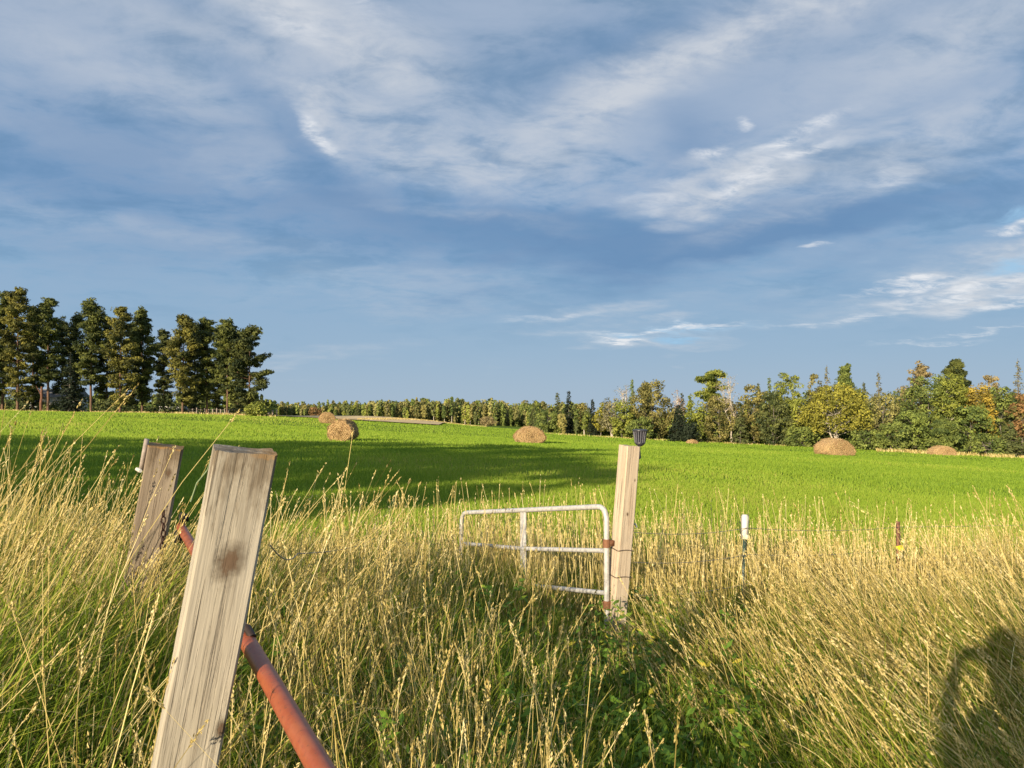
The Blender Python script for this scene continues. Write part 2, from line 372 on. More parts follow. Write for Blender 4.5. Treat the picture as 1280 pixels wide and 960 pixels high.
def build_tall_grass():
    # green under-blades
    mb = MB(); X, Y, c = sample_verge(135000)
    g = green_map(X, Y); h = h_map(X, Y)*c[:, 3]; n_ = len(X)
    k = rng.uniform(0, 1, n_) < .34+.66*g; X, Y, g, h, c = X[k], Y[k], g[k], h[k], c[k]; n_ = len(X)
    a = rng.uniform(0, 2*math.pi, n_); ln = rng.uniform(.15, .75, n_)
    hh = np.maximum(h*rng.uniform(.35, .85, n_), .12)+.12*g*rng.uniform(0, 1, n_)
    w = rng.uniform(.004, .0085, n_)*(1+.04*Y)*np.where(rng.uniform(0, 1, n_) < .06, 1.9, 1)
    mb.strips(np.stack([X, Y, gz(X, Y)-.02], -1), hh, np.cos(a)*ln+lean_map(X, Y)*.8+c[:, 0], np.sin(a)*ln*.7+c[:, 1], w, rng.normal(0, .8, n_),
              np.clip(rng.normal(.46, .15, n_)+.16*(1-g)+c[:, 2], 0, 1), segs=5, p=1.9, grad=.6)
    # lush upright blades at the near end of the hollow
    n_ = 9000; X = rng.normal(.95, .5, n_); Y = rng.normal(2.7, .75, n_); k = (Y > 1.5) & (X > .2); X, Y = X[k], Y[k]; n_ = len(X); a = rng.uniform(0, 6.28, n_); ln = rng.uniform(.1, .6, n_)
    mb.strips(np.stack([X, Y, gz(X, Y)-.02], -1), rng.uniform(.2, .46, n_), np.cos(a)*ln-.1, np.sin(a)*ln*.7, rng.uniform(.005, .010, n_), rng.normal(-.3, .6, n_), np.clip(rng.normal(.5, .13, n_), 0, 1), segs=5, p=1.9, grad=.5)
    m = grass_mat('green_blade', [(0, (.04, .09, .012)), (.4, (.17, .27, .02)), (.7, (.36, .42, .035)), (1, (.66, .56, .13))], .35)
    tag(mb.build('green_grass', m), 'long green grass blades growing low among the dry verge stalks', 'grass', kind='stuff')
    # dry leaf blades, straw
    mb = MB(); X, Y, c = sample_verge(82000)
    g = green_map(X, Y); h = h_map(X, Y)*c[:, 3]; n_ = len(X)
    k = rng.uniform(0, 1, n_) < 1-.85*g; X, Y, g, h, c = X[k], Y[k], g[k], h[k], c[k]; n_ = len(X)
    a = rng.uniform(0, 2*math.pi, n_); ln = rng.uniform(.05, .62, n_)
    w = rng.uniform(.0028, .006, n_)*(1+.05*Y)
    lx = lean_map(X, Y)+c[:, 0]
    mb.strips(np.stack([X, Y, gz(X, Y)-.02], -1), h*rng.uniform(.4, .95, n_), np.cos(a)*ln+lx, np.sin(a)*ln*.6, w, rng.normal(0, .7, n_),
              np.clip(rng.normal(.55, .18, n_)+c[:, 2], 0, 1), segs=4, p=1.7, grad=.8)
    # broad bent leaves, some bleached, among the near growth
    n_ = 5200; Y = rng.uniform(1.2, 4.6, n_); X = rng.uniform(-.8, .75, n_)*Y; g = green_map(X, Y); h = h_map(X, Y); a = rng.uniform(0, 6.28, n_); ln = rng.uniform(.4, 1.3, n_)
    bl = (np.stack([X, Y, gz(X, Y)+h*rng.uniform(.0, .45, n_)], -1), h*rng.uniform(.3, .6, n_), np.cos(a)*ln+lean_map(X, Y)*.6, np.sin(a)*ln*.8, rng.uniform(.007, .013, n_), rng.normal(0, .9, n_))
    wh_ = rng.uniform(0, 1, n_) < .38
    mb.strips(*[q[wh_] for q in bl], np.clip(rng.normal(.6, .2, wh_.sum()), 0, 1), segs=6, p=1.5, droop=.62)
    gb = MB(); gb.strips(*[q[~wh_] for q in bl], np.clip(rng.normal(.5, .18, (~wh_).sum()), 0, 1), segs=6, p=1.5, droop=.62)
    tag(gb.build('broad_grass', m), 'broad bent green grass leaves arching out of the near growth', 'grass', kind='stuff')
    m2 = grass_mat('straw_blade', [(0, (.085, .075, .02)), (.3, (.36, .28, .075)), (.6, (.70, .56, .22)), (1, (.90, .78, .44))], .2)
    # stalks with seed heads
    X, Y, c = sample_verge(28000, per=7, spread=.06); g = green_map(X, Y); h = h_map(X, Y)*(.3+.7*c[:, 3]); n_ = len(X)
    k = rng.uniform(0, 1, n_) < 1-.85*g; X, Y, h, c = X[k], Y[k], h[k], c[k]; n_ = len(X)
    hh = h*np.where(rng.uniform(0, 1, n_) < .16, rng.uniform(1.2, 1.5, n_)+.25*sstep(5, 8, Y), rng.uniform(.7, 1.12, n_)); lx = lean_map(X, Y)+rng.normal(0, .13, n_)+c[:, 0]*.7; ly = rng.normal(0, .14, n_)
    tint = np.clip(rng.normal(.55, .2, n_), 0, 1)
    root = np.stack([X, Y, gz(X, Y)-.02], -1)
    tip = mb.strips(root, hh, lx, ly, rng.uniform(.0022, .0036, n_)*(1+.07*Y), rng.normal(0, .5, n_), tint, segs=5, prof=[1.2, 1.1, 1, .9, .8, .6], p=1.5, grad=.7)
    # thin upright stand behind the gate and along the wire
    n2 = 5200; Y2 = rng.uniform(6.2, 8.9, n2); X2 = rng.uniform(-3.0, 5.4, n2); k = (Y2 < field_edge(X2)+.1) & (Y2 > 5.9+(.9-X2)*.95*(X2 < .9)) & (np.sin(X2*5.3+Y2*2)+rng.normal(0, .8, n2) > -.5)
    X2, Y2 = X2[k], Y2[k]; n2 = len(X2); hb = rng.uniform(.38, .72, n2)*np.where(rng.uniform(0, 1, n2) < .2, 1.4, 1); lx2 = rng.normal(-.03, .10, n2); ly2 = rng.normal(0, .08, n2); t2 = np.clip(rng.normal(.66, .15, n2), 0, 1)
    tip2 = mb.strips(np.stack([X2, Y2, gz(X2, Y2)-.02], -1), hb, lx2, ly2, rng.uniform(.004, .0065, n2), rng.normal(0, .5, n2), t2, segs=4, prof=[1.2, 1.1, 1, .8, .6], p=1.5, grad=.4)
    X, Y, lx, ly, tint, tip = [np.concatenate(q) for q in ((X, X2), (Y, Y2), (lx, lx2), (ly, ly2), (tint, t2), (tip, tip2))]; n_ = len(X)
    # heads: little scales set along the top of the stalk
    L = rng.uniform(.05, .11, n_)*np.where(rng.uniform(0, 1, n_) < .75, 1, .6); sl_ = np.stack([lx*1.3, ly*1.3, np.ones(n_)*.8], -1); sl_ /= np.linalg.norm(sl_, axis=1, keepdims=True)
    for band, per, sz in (((0, 2.8), 40, .0035), ((2.8, 5), 20, .0052), ((5, 12), 7, .0075)):
        k = (Y >= band[0]) & (Y < band[1]); m_ = k.sum()
        f = rng.uniform(-.85, .5, (m_, per)); bulge = .35+.65*np.sin(np.clip((f+.85)/1.35, 0, 1)*math.pi)
        C = tip[k][:, None]+sl_[k][:, None]*(f*L[k][:, None])[..., None]+rng.normal(0, 1, (m_, per, 3))*(.0030+.0006*(per < 30))*bulge[..., None]
        C = C.reshape(-1, 3); up = np.repeat(sl_[k], per, 0)+rng.normal(0, .22, (m_*per, 3))
        nr = rng.normal(size=(m_*per, 3)); nr[:, 1] -= .6
        nr2 = np.cross(up, nr)
        mb.quads(C, sz*rng.uniform(.6, 1.3, m_*per), nr2, np.clip(np.repeat(tint[k], per)*.7+rng.normal(.18, .15, m_*per), 0, 1), aspect=3.0, up=up)
    tag(mb.build('dry_grass', m2), 'tall golden dry grass with seed heads along the verge', 'grass', kind='stuff')
    # leafy weeds in the green hollow and through the middle
    mb = MB()
    N = 560; cx = np.where(rng.uniform(0, 1, N) < .6, rng.normal(.75, .55, N), rng.uniform(-1.6, 1.2, N)); cy = np.where(rng.uniform(0, 1, N) < .7, rng.normal(3.6, .9, N), rng.uniform(2, 6, N))
    for x_, y_ in zip(cx, cy):
        if y_ < 1.6: continue
        H = rng.uniform(.22, .5)*(1 if x_ > .1 else 1.2); nl = 22
        b = np.array([x_, y_, float(gz(x_, y_))]); tipv = b+np.array([rng.normal(0, .06), rng.normal(0, .06), H])
        mb.tube([b, (b+tipv)/2+rng.normal(0, .01, 3), tipv], [.004, .003, .002], 4, .3, cap=False)
        f = rng.uniform(.25, 1, nl); a = rng.uniform(0, 6.28, nl); r_ = .03+.05*(1.1-f)
        C = b+(tipv-b)*f[:, None]+np.stack([np.cos(a)*r_, np.sin(a)*r_, np.zeros(nl)], -1)
        nr = np.stack([np.cos(a)*.5, np.sin(a)*.5-.3, np.ones(nl)], -1)+rng.normal(0, .3, (nl, 3))
        tn = rng.normal(.45, .18, nl)+(.4 if rng.uniform() < .12 else 0)
        mb.quads(C, rng.uniform(.014, .03, nl), nr, np.clip(tn, 0, 1), aspect=2.6, up=np.cross(nr, np.stack([np.cos(a), np.sin(a), np.zeros(nl)], -1)))
    tag(mb.build('leafy_weeds', m_weed()), 'low leafy green weeds in the hollow before the gate', 'weeds', kind='stuff')
def m_weed():
    return grass_mat('weed_leaf', [(0, (.05, .11, .015)), (.5, (.16, .29, .03)), (.8, (.34, .42, .04)), (1, (.6, .5, .06))], .3)
build_tall_grass()

# ------------------------------------------------------------------ posts, gates, wire
def wood_mat(name, lo, hi, dark, knots=(), lichen=None, grain=1.0, W=.17):
    m, n, out = newmat(name)
    tc = n.new('ShaderNodeTexCoord').outputs['Object']
    kd = None
    vec = tc
    for (kx, kz, kr) in knots:      # grain bends round the knots
        mp = n.mapv(tc, loc=(kx, 0, kz), sc=(kr, 1e3, kr*1.5), typ='TEXTURE')
        L = n.new('ShaderNodeVectorMath', {0: n.new('ShaderNodeVectorMath', {0: mp, 1: (1, 0, 1)}, operation='MULTIPLY').outputs[0]}, operation='LENGTH').outputs['Value']
        kd = L if kd is None else n.m('MINIMUM', kd, L)
    v2 = n.mapv(vec, sc=(38*grain, 38*grain, 1.5)); g1 = n.noise(v2, 1.0, 6, .6, .25)
    if kd is not None:
        bend = n.m('MULTIPLY', n.mr(kd, 3.2, .3), .6)
        g1 = n.m('ADD', g1, n.m('MULTIPLY', n.m('SUBTRACT', n.noise(n.mapv(vec, sc=(22, 22, 9)), 1, 4), .5), bend))
    v3 = n.mapv(vec, sc=(7, 7, .9)); g2 = n.noise(v3, 1.0, 5, .6, .3)
    col = n.mix(n.mr(g2, .35, .66), lo, hi)
    col = n.mix(n.m('MULTIPLY', n.mr(g1, .50, .68), .5), col, dark)
    crack = n.mr(n.noise(n.mapv(vec, sc=(30, 30, .55), loc=(3, 1, 2)), 1.0, 3, .5), .655, .69)
    col = n.mix(n.m('MULTIPLY', crack, .6), col, tuple(c*.35 for c in dark))
    spot = n.mr(n.noise(n.mapv(vec, sc=(1, 1, .5), loc=(5, 2, 7)), 16, 5, .7), .62, .74)
    fine = n.mr(n.noise(n.mapv(vec, sc=(120, 120, 2.2)), 1.0, 5, .6, .2), .54, .66)
    col = n.mix(n.m('MULTIPLY', fine, .36), col, dark)
    crk2 = n.mr(n.noise(n.mapv(vec, sc=(75, 75, 1.1), loc=(9, 2, 4)), 1.0, 4, .5), .665, .685)
    col = n.mix(n.m('MULTIPLY', crk2, .6), col, tuple(c*.3 for c in dark))
    col = n.mix(n.m('MULTIPLY', spot, .45), col, tuple(c*.8 for c in dark))
    if kd is not None:
        nk = n.noise(tc, 40, 4, .6)
        kk = n.m('ADD', kd, n.m('MULTIPLY', n.m('SUBTRACT', nk, .5), 2.2))
        col = n.mix(n.mr(kk, 2.3, .7, 0, .75), col, (.10, .075, .05))
        col = n.mix(n.mr(kk, 1.0, .6, 0, .9), col, (.13, .085, .055))
    if lichen is not None:
        z0, x0 = lichen
        spz = n.new('ShaderNodeSeparateXYZ', {0: tc}).outputs[2]
        st = n.m('ADD', n.m('SUBTRACT', spz, z0), n.m('MULTIPLY', n.m('SUBTRACT', n.noise(n.mapv(tc, sc=(14, 14, 4)), 1, 5, .7), .45), .9))
        col = n.mix(n.mr(st, -.10, .08, 0, .7), col, (.12, .085, .05))
        sp = n.new('ShaderNodeSeparateXYZ', {0: tc})
        ln = n.m('ADD', n.m('SUBTRACT', sp.outputs[2], z0), n.m('MULTIPLY', n.m('SUBTRACT', n.noise(tc, 35, 5, .7), .5), .07))
        lx_ = n.m('ADD', n.m('SUBTRACT', sp.outputs[0], x0), n.m('MULTIPLY', n.m('SUBTRACT', n.noise(tc, 18, 4, .6), .5), .12))
        msk = n.m('MULTIPLY', n.mr(ln, -.014, .0), n.mr(lx_, -.02, .03))
        col = n.mix(n.m('MULTIPLY', msk, .6), col, (.36, .20, .06))
    p = n.new('ShaderNodeBsdfPrincipled', {'Base Color': col, 'Roughness': .85, 'Specular IOR Level': .2})
    hh = n.m('SUBTRACT', n.m('SUBTRACT', g1, n.m('MULTIPLY', fine, .4)), n.m('MULTIPLY', n.m('ADD', crack, crk2), .9))
    bp = n.new('ShaderNodeBump', {'Height': hh, 'Strength': .8, 'Distance': .006}); n.l.new(bp.outputs[0], p.inputs['Normal'])
    n.l.new(p.outputs[0], out.inputs[0]); return m
def post_mesh(name, w, d, H, mat, parent, slant=0., bev=.006, below=.25, seed=1, drop_corner=0.):
    """squared timber: rounded arrises, slightly uneven faces; origin at ground, local z up the post"""
    r = random.Random(seed); bm = bmesh.new(); nz = 44; prof = []
    c = bev
    for sx, sy in ((-1, -1), (1, -1), (1, 1), (-1, 1)):
        X, Y = sx*w/2, sy*d/2
        if sx*sy > 0: prof += [(X, Y-sy*c), (X-sx*c, Y)]
        else: prof += [(X-sx*c, Y), (X, Y-sy*c)]
    ordered = sorted(prof, key=lambda q: math.atan2(q[1]/d, q[0]/w))
    rings = []
    # extra points along each face
    pts = []
    for i, a in enumerate(ordered):
        b = ordered[(i+1) % len(ordered)]; L = math.hypot(a[0]-b[0], a[1]-b[1]); k = 5 if L > .03 else 1
        for j in range(k): pts.append((a[0]+(b[0]-a[0])*j/k, a[1]+(b[1]-a[1])*j/k))
    ph = [r.uniform(0, 6) for _ in range(6)]
    for i in range(nz+1):
        z = -below+(H+below)*i/nz; ring = []
        for (x, y) in pts:
            a = math.atan2(y, x)
            k = 1+.007*math.sin(z*5+ph[0]+a)+.005*math.sin(z*13+ph[1]+2*a)+r.uniform(-.003, .003)
            zz = z
            if i == nz: zz += slant*x/w + r.uniform(-.004, .003) - (drop_corner if (x > w*.3) else 0)*.3
            ring.append(bm.verts.new((x*k, y*k, zz)))
        rings.append(ring)
    for a, b in zip(rings, rings[1:]):
        for i in range(len(a)): bm.faces.new((a[i], a[(i+1) % len(a)], b[(i+1) % len(a)], b[i]))
    cen = bm.verts.new((0, 0, H-.003)); t = rings[-1]
    for i in range(len(t)): bm.faces.new((t[i], t[(i+1) % len(t)], cen))
    me = bpy.data.meshes.new(name); bm.to_mesh(me); bm.free(); me.materials.append(mat)
    o = bpy.data.objects.new(name, me); COL.objects.link(o)
    if parent: o.parent = parent
    return o
def orient(o, base, top, yaw):
    """stand o from base towards top, turned by yaw about its own axis"""
    d = (Vector(top)-Vector(base)).normalized()
    q = Vector((0, 0, 1)).rotation_difference(d) @ Matrix.Rotation(yaw, 4, 'Z').to_quaternion()
    o.location = base; o.rotation_mode = 'QUATERNION'; o.rotation_quaternion = q
    return (Vector(top)-Vector(base)).length
def lean_base(px1, py1, px2, py2, Y):
    """ground point of a leaning post from two measured points of its axis at depth Y"""
    a, b = at(px1, py1, Y), at(px2, py2, Y); d = (b-a)
    z = a.z; k = 0
    for _ in range(20):
        p = a+d*k; g = float(gz(p.x, p.y)); k += (g-p.z)/d.z
    return a, a+d*k

# near weathered post
t, b = lean_base(306, 562, 231, 955, 1.9)
near = empty('fence_post', (0, 0, 0), 'large weathered square post with a knot, leaning right beside the red pipe', 'post'); L = orient(near, b, t, R(24))
wm = wood_mat('weathered_timber', (.41, .37, .30), (.53, .485, .40), (.15, .125, .10), knots=[(.006, L-.262, .021), (.062, L-.66, .010)], lichen=(L, .02))
post_mesh('timber', .142, .12, L, wm, near, slant=.008, seed=4)
# second weathered post
t, b = lean_base(208, 557, 190, 655, 4.3)
sec = empty('fence_post', (0, 0, 0), 'grey weathered post farther back holding the hinge of the red pipe', 'post'); L2 = orient(sec, b, t, R(20))
wm2 = wood_mat('weathered_timber_grey', (.25, .20, .15), (.36, .30, .23), (.12, .09, .065), knots=[(.04, L2-.14, .012)], lichen=(L2, -.3))
post_mesh('timber', .175, .16, L2, wm2, sec, slant=.0, seed=7, bev=.008)
mb = MB(); mb.box((-.101, -.03, L2-.06), (.022, .05, .17), .5)
mb.build('side_batten', plain('batten_wood', (.4, .34, .3), .9, scale=40), sec)
mb = MB(); mb.tube([(-.125, -.05, L2-.14), (-.105, -.06, L2-.145), (-.10, -.075, L2-.145)], [.009, .012, .009], 10)
mb.build('insulator', plain('white_porcelain', (.8, .78, .72), .35), sec, smooth=True)
# pale new post of the metal gate
t, b = lean_base(787, 557, 772, 745, 5.75)
wh = empty('gate_post', (0, 0, 0), 'pale new square post carrying the grey metal gate, a dark lamp behind its top', 'post'); L3 = orient(wh, b, t, R(24))
wm3 = wood_mat('pale_timber', (.54, .44, .33), (.61, .52, .40), (.40, .30, .21), knots=[(-.01, L3-.5, .006), (.03, L3-.25, .005)], grain=.8)
post_mesh('timber', .122, .122, L3, wm3, wh, seed=9, bev=.012)
WIRE = plain('rusty_wire', (.20, .15, .12), .6, .6, scale=60)
for zz in (L3-.765, L3-.96):
    mb = MB(); a = np.linspace(0, 2*math.pi, 41); c_ = .066
    sq = np.stack([np.clip(np.cos(a)*.095, -c_, c_), np.clip(np.sin(a)*.095, -c_, c_), zz+.004*np.sin(a*3)], -1)
    mb.tube(sq, .0035, 5, cap=False); mb.build('wire_wrap', WIRE, wh)
mb = MB()
mb.tube([(.06, -.02, L3-.58), (.085, -.03, L3-.575), (.10, -.03, L3-.60)], .007, 7); mb.build('wire_staple', plain('galvanised', (.55, .55, .52), .4, .7), wh)

# lamp on its stake behind the pale post
Lp = at(800, 556, 5.9)
Lp = at(800, 556, 5.83)
g_ = Lp.z-.10
lamp = empty('garden_lamp', (Lp.x, Lp.y, g_), 'small dark ribbed lantern standing just behind the top of the pale post', 'lantern')
BLK = plain('black_plastic', (.05, .05, .065), .35, scale=30)
z0 = Lp.z-g_
mb = MB(); mb.tube([(-.012, -.02, 0), (0, 0, z0-.1), (0, 0, z0)], .008, 8); mb.build('stake', BLK, lamp)
mb = MB(); n_r = 16
mb.tube([(0, 0, z0-.012), (0, 0, z0+.0), (0, 0, z0+.012), (0, 0, z0+.02)], [.012, .03, .04, .036], 16)
mb.build('base', BLK, lamp, smooth=True)
mb = MB()
for k in range(n_r):
    a = k/n_r*2*math.pi; c_, s_ = math.cos(a), math.sin(a)
    mb.tube([(c_*.037, s_*.037, z0+.018), (c_*.05, s_*.05, z0+.105)], .0045, 5)
mb.build('ribs', plain('grey_plastic', (.14, .14, .17), .4, scale=30), lamp)
mb = MB(); mb.tube([(0, 0, z0+.018), (0, 0, z0+.105)], [.030, .043], 16)
mb.build('lens', plain('grey_lens', (.04, .04, .055), .2, scale=20), lamp, smooth=True)
mb = MB(); mb.tube([(0, 0, z0+.100), (0, 0, z0+.104), (0, 0, z0+.114), (0, 0, z0+.117)], [.052, .056, .054, .045], 18)
mb.build('cap', BLK, lamp, smooth=True)

# galvanised gate
def arc_pts(path, r, n=7):
    """round the corners of a polyline of Vectors"""
    out = [path[0]]
    for p0, p1, p2 in zip(path, path[1:], path[2:]):
        a = p1+(p0-p1).normalized()*r; c = p1+(p2-p1).normalized()*r
        for k in range(n+1):
            t = k/n; out.append(a*(1-t)**2+p1*2*t*(1-t)+c*t*t)
    return out+[path[-1]]
GA, GB = at(758, 633, 5.72), at(577, 641, 7.7)
gate = empty('metal_gate', (GA.x, GA.y, float(gz(GA.x, GA.y))), 'galvanised grey tube gate sunk in tall grass left of the pale post', 'gate')
GALV, n, out = newmat('galvanised_tube')
tc = n.new('ShaderNodeTexCoord').outputs['Object']; nz = n.noise(tc, 30, 5, .6)
p = n.new('ShaderNodeBsdfPrincipled', {'Base Color': n.mix(n.mr(nz, .4, .65), (.58, .57, .56), (.44, .43, .42)), 'Roughness': .45, 'Metallic': .1})
n.l.new(p.outputs[0], out.inputs[0])
off = gate.location
def V(v): return Vector(v)-off
def gp(f, dz): p = GA.lerp(GB, f); return V(p)+Vector((0, 0, dz))
dirn = (GB-GA).normalized()
hgt = .86
mb = MB()
pth = [gp(0, -hgt), gp(0, 0), gp(1, 0), gp(1, -hgt*.95)]
pth = arc_pts([Vector(q) for q in pth], .11)
mb.tube([tuple(q) for q in pth], .020, 12); mb.build('gate_frame', GALV, gate, smooth=True)
for dz in (-.325, -.635):
    mb = MB(); e = .012
    mb.tube([tuple(gp(e, dz)), tuple(gp(.5, dz-.006)), tuple(gp(1-e, dz*.93))], .0175, 10); mb.build('gate_rail', GALV, gate, smooth=True)
mb = MB(); c1, c2 = gp(.50, .0), gp(.50, -hgt)
for s_ in (-1, 1):
    q = dirn*.032*s_
    mb.tube([tuple(c1+q), tuple(c2+q)], .011, 8)
mid = (c1+c2)/2; mb.box(tuple(mid), (.058, .008, hgt), .5, rz=math.atan2(dirn.y, dirn.x))
mb.build('gate_brace', GALV, gate)
RUST = plain('rusty_steel', (.28, .13, .07), .75, .2, scale=60, bump=.3)
for dz in (-.27, -.72):
    mb = MB(); h0 = gp(0, dz); mb.box((h0.x+.028, h0.y+.01, h0.z), (.05, .035, .04), .5, rz=.3); mb.tube([(h0.x, h0.y, h0.z-.03), (h0.x, h0.y, h0.z+.03)], .028, 10)
    mb.build('hinge', RUST, gate)

# red pipe barrier at the left
redg = empty('pipe_gate', (-1.8, 4.2, float(gz(-1.8, 4.2))), 'faded red pipe gate running past the leaning posts towards the viewer', 'gate')
off2 = redg.location
REDP, n, out = newmat('faded_red_paint')
tc = n.new('ShaderNodeTexCoord').outputs['Object']; nz = n.noise(tc, 25, 6, .7); nz2 = n.noise(tc, 90, 4, .7)
c = n.mix(n.mr(nz, .35, .65), (.30, .07, .03), (.34, .10, .045)); c = n.mix(n.mr(nz2, .56, .66, 0, .75), c, (.13, .055, .035)); c = n.mix(n.mr(n.noise(tc, 9, 5, .7), .58, .68, 0, .6), c, (.22, .085, .05))
p = n.new('ShaderNodeBsdfPrincipled', {'Base Color': c, 'Roughness': .45}); n.l.new(p.outputs[0], out.inputs[0])
A0 = np.array([-1.80, 4.22, -.665]); A1 = np.array([-.17, 1.10, -.68]); o2 = np.array(off2)
def gl(f, dz): return tuple(A0+(A1-A0)*f+np.array([0, 0, dz])-o2)
mb = MB(); mb.tube([gl(0, 0), gl(.5, .004), gl(1, 0)], .0235, 16); mb.build('rail', REDP, redg, smooth=True)
mb = MB(); mb.tube([gl(0, -.62), gl(.5, -.62), gl(1, -.62)], .0235, 16); mb.build('rail', REDP, redg, smooth=True)
for f in (.985,):
    mb = MB(); mb.tube([gl(f, -.028), gl(f, -.59)], .024, 14); mb.build('upright', REDP, redg, smooth=True)
mb = MB(); q = np.array(gl(.0, 0))
mb.box(q+np.array([.012, .012, .045]), (.05, .06, .035), .5, rz=.4); mb.box(q+np.array([-.005, 0, -.055]), (.045, .05, .06), .5, rz=.2)
mb.tube([q+np.array([.01, 0, -.09]), q+np.array([.01, 0, .075])], .014, 8)
mb.build('hinge', plain('black_iron', (.02, .018, .018), .6, .3, scale=40), redg)
mb = MB(); q = np.array(gl(.645, 0)); mb.tube([q+np.array([-.06, .03, .035]), q+np.array([.0, .0, .04]), q+np.array([.02, -.02, .02])], .012, 8)
mb.build('bolt', plain('dark_bolt', (.06, .04, .035), .6, .4), redg)
# chain hanging on the second post
ch = empty('chain', (-1.86, 4.12, float(gz(-1.86, 4.12))), 'dark rusty chain hanging from the hinge beside the second post', 'chain')
mb = MB(); a = np.linspace(0, 2*math.pi, 15)
for i in range(22):
    f = i/21; c0 = np.array([.02-.14*f+.03*math.sin(f*5), -.02, .98-.50*f-.08*math.sin(f*3.1)])
    x_ = np.cos(a)*.011; z_ = np.sin(a)*.02
    ln = np.stack([x_, np.zeros_like(x_), z_], -1) if i % 2 else np.stack([np.zeros_like(x_), x_, z_], -1)
    mb.tube(c0+ln+np.array([0, 0, 0]), .004, 5, cap=False)
mb.build('links', plain('chain_rust', (.07, .035, .025), .7, .3, scale=50), ch)
# green cord
cd = MB(); c0, c1 = at(268, 560, 1.98), at(246, 604, 2.05); mm = (c0+c1)/2+Vector((.006, 0, -.01))
cd.tube([tuple(c0), tuple(mm), tuple(c1), tuple(c1+Vector((-.02, .01, -.05)))], .0022, 5)
tag(cd.build('cord', plain('green_cord', (.25, .33, .18), .8)), 'thin pale green cord hanging off the top of the nearest post', 'cord')

# T posts on the wire line
def tpost(px, topy, Y, colr, label, topcol=None, toph=.0, lean=.03, nm='steel_fence_post'):
    T = at(px, topy, Y); g = float(gz(T.x, Y)); H = T.z-g
    o = empty(nm, (T.x-lean*H, Y, g), label, 'fence post', rz=.2); o.rotation_euler = (0, math.atan(lean), .2)
    mb = MB(); H2 = H-toph*.5
    mb.box((0, 0, H2/2-.15), (.036, .005, H2+.3)); mb.box((0, .018, H2/2-.15), (.005, .031, H2+.3))
    mb.build('shaft', colr, o)
    mb = MB(); zz = np.arange(.05, H2-.03, .0125)
    mb.tube(np.stack([zz*0, zz*0-.004, zz], -1), .003+.006*((np.arange(len(zz)) % 4) < 2), 6)
    mb.build('studs', colr, o)
    if topcol:
        mb = MB(); mb.box((0, .008, H-toph/2), (.046, .042, toph)); mb.box((0, .008, H+.004), (.038, .034, .012)); mb.build('post_cap', topcol, o)
    return o, H
GRN = plain('green_enamel', (.035, .075, .055), .45, scale=40, var=.2); WHT = plain('white_cap', (.82, .76, .68), .5, scale=30, var=.06)
YEL = plain('yellow_plastic', (.85, .68, .02), .4, var=.05); IVO = plain('ivory_plastic', (.75, .68, .45), .5, var=.1)
def insulator(o, z, m, s=1.):
    mb = MB(); mb.tube([(0, -.03*s, z-.02*s), (0, -.035*s, z), (0, -.03*s, z+.02*s)], [.022*s, .028*s, .02*s], 10)
    mb.box((0, -.012, z), (.06*s, .03*s, .022*s)); mb.build('insulator', m, o)
tp, H4 = tpost(932, 645, 6.5, GRN, 'green steel fence post with a white top, right of the gate', WHT, .19)
insulator(tp, H4-.17, IVO, .8)
rp, H5 = tpost(1123, 652, 7.9, plain('rust_brown', (.17, .08, .05), .8, .2, scale=50, col2=(.3, .15, .09)), 'thin rusty steel fence post with a bright yellow insulator', None, .0, .01)
insulator(rp, H5-.26, YEL, 1.15); insulator(rp, H5-.335, IVO, .9)
# wires
def wire(pts, label, group, r=.0022):
    o0 = Vector(pts[0]); mb = MB(); P = []
    for a, b in zip(pts, pts[1:]):
        a, b = Vector(a), Vector(b)
        for k in range(13):
            f = k/13; q = a.lerp(b, f); q.z -= .03*4*f*(1-f); P.append(tuple(q-o0))
    P.append(tuple(Vector(pts[-1])-o0)); mb.tube(P, r, 5)
    o = mb.build('fence_wire', WIRE_G); o.location = o0; return tag(o, label, 'wire', group)
WIRE_G = plain('fence_wire', (.30, .28, .26), .5, .6)
pw, pt_, pr = Vector(b), Vector(tp.location), Vector(rp.location)
pw = Vector(wh.location)
far_w = Vector((9.5, 11.2, 0)); far_w.z = float(gz(far_w.x, far_w.y))
for dz, lb in ((.86, 'upper'), (.64, 'middle'), (.40, 'lowest')):
    wire([pw+Vector((.15, -.02, dz-.02)), pt_+Vector((.03, -.02, dz-.06)), pr+Vector((0, -.02, dz-.14)), far_w+Vector((0, 0, dz-.2))],
         f'{lb} thin wire strung from the pale post to the steel fence posts', 'wires of the field fence')
wire([at(338, 682, 2.02), at(372, 692, 3.1), at(470, 672, 6.5), GB+Vector((-.05, 0, -.3))], 'slack wire running back from the nearest leaning post', None)

# ------------------------------------------------------------------ hay bales
HAY, n, out = newmat('hay')
tc = n.new('ShaderNodeTexCoord').outputs['Object']
sp = n.new('ShaderNodeSeparateXYZ', {0: tc})
rad = n.m('SQRT', n.m('ADD', n.m('POWER', sp.outputs[0], 2.0), n.m('POWER', sp.outputs[2], 2.0)))
ring = n.m('SINE', n.m('ADD', n.m('MULTIPLY', rad, 70), n.m('MULTIPLY', n.noise(tc, 3, 4, .6), 10)))
fib = n.noise(n.mapv(tc, sc=(1, 1, 1)), 26, 6, .75)
tnt = n.new('ShaderNodeAttribute', attribute_name='tint').outputs['Fac']
c = n.mix(n.mr(fib, .35, .65), (.28, .18, .075), (.74, .53, .28)); c = n.mix(n.mr(ring, .2, 1, 0, .35), c, (.20, .12, .05))
c = n.mix(n.mr(n.noise(tc, 2.2, 4, .6), .45, .7, 0, .6), c, (.40, .24, .13))
c = n.mix(n.mr(tnt, .55, 1.0, 0, .9, 'LINEAR'), c, (.72, .53, .29))
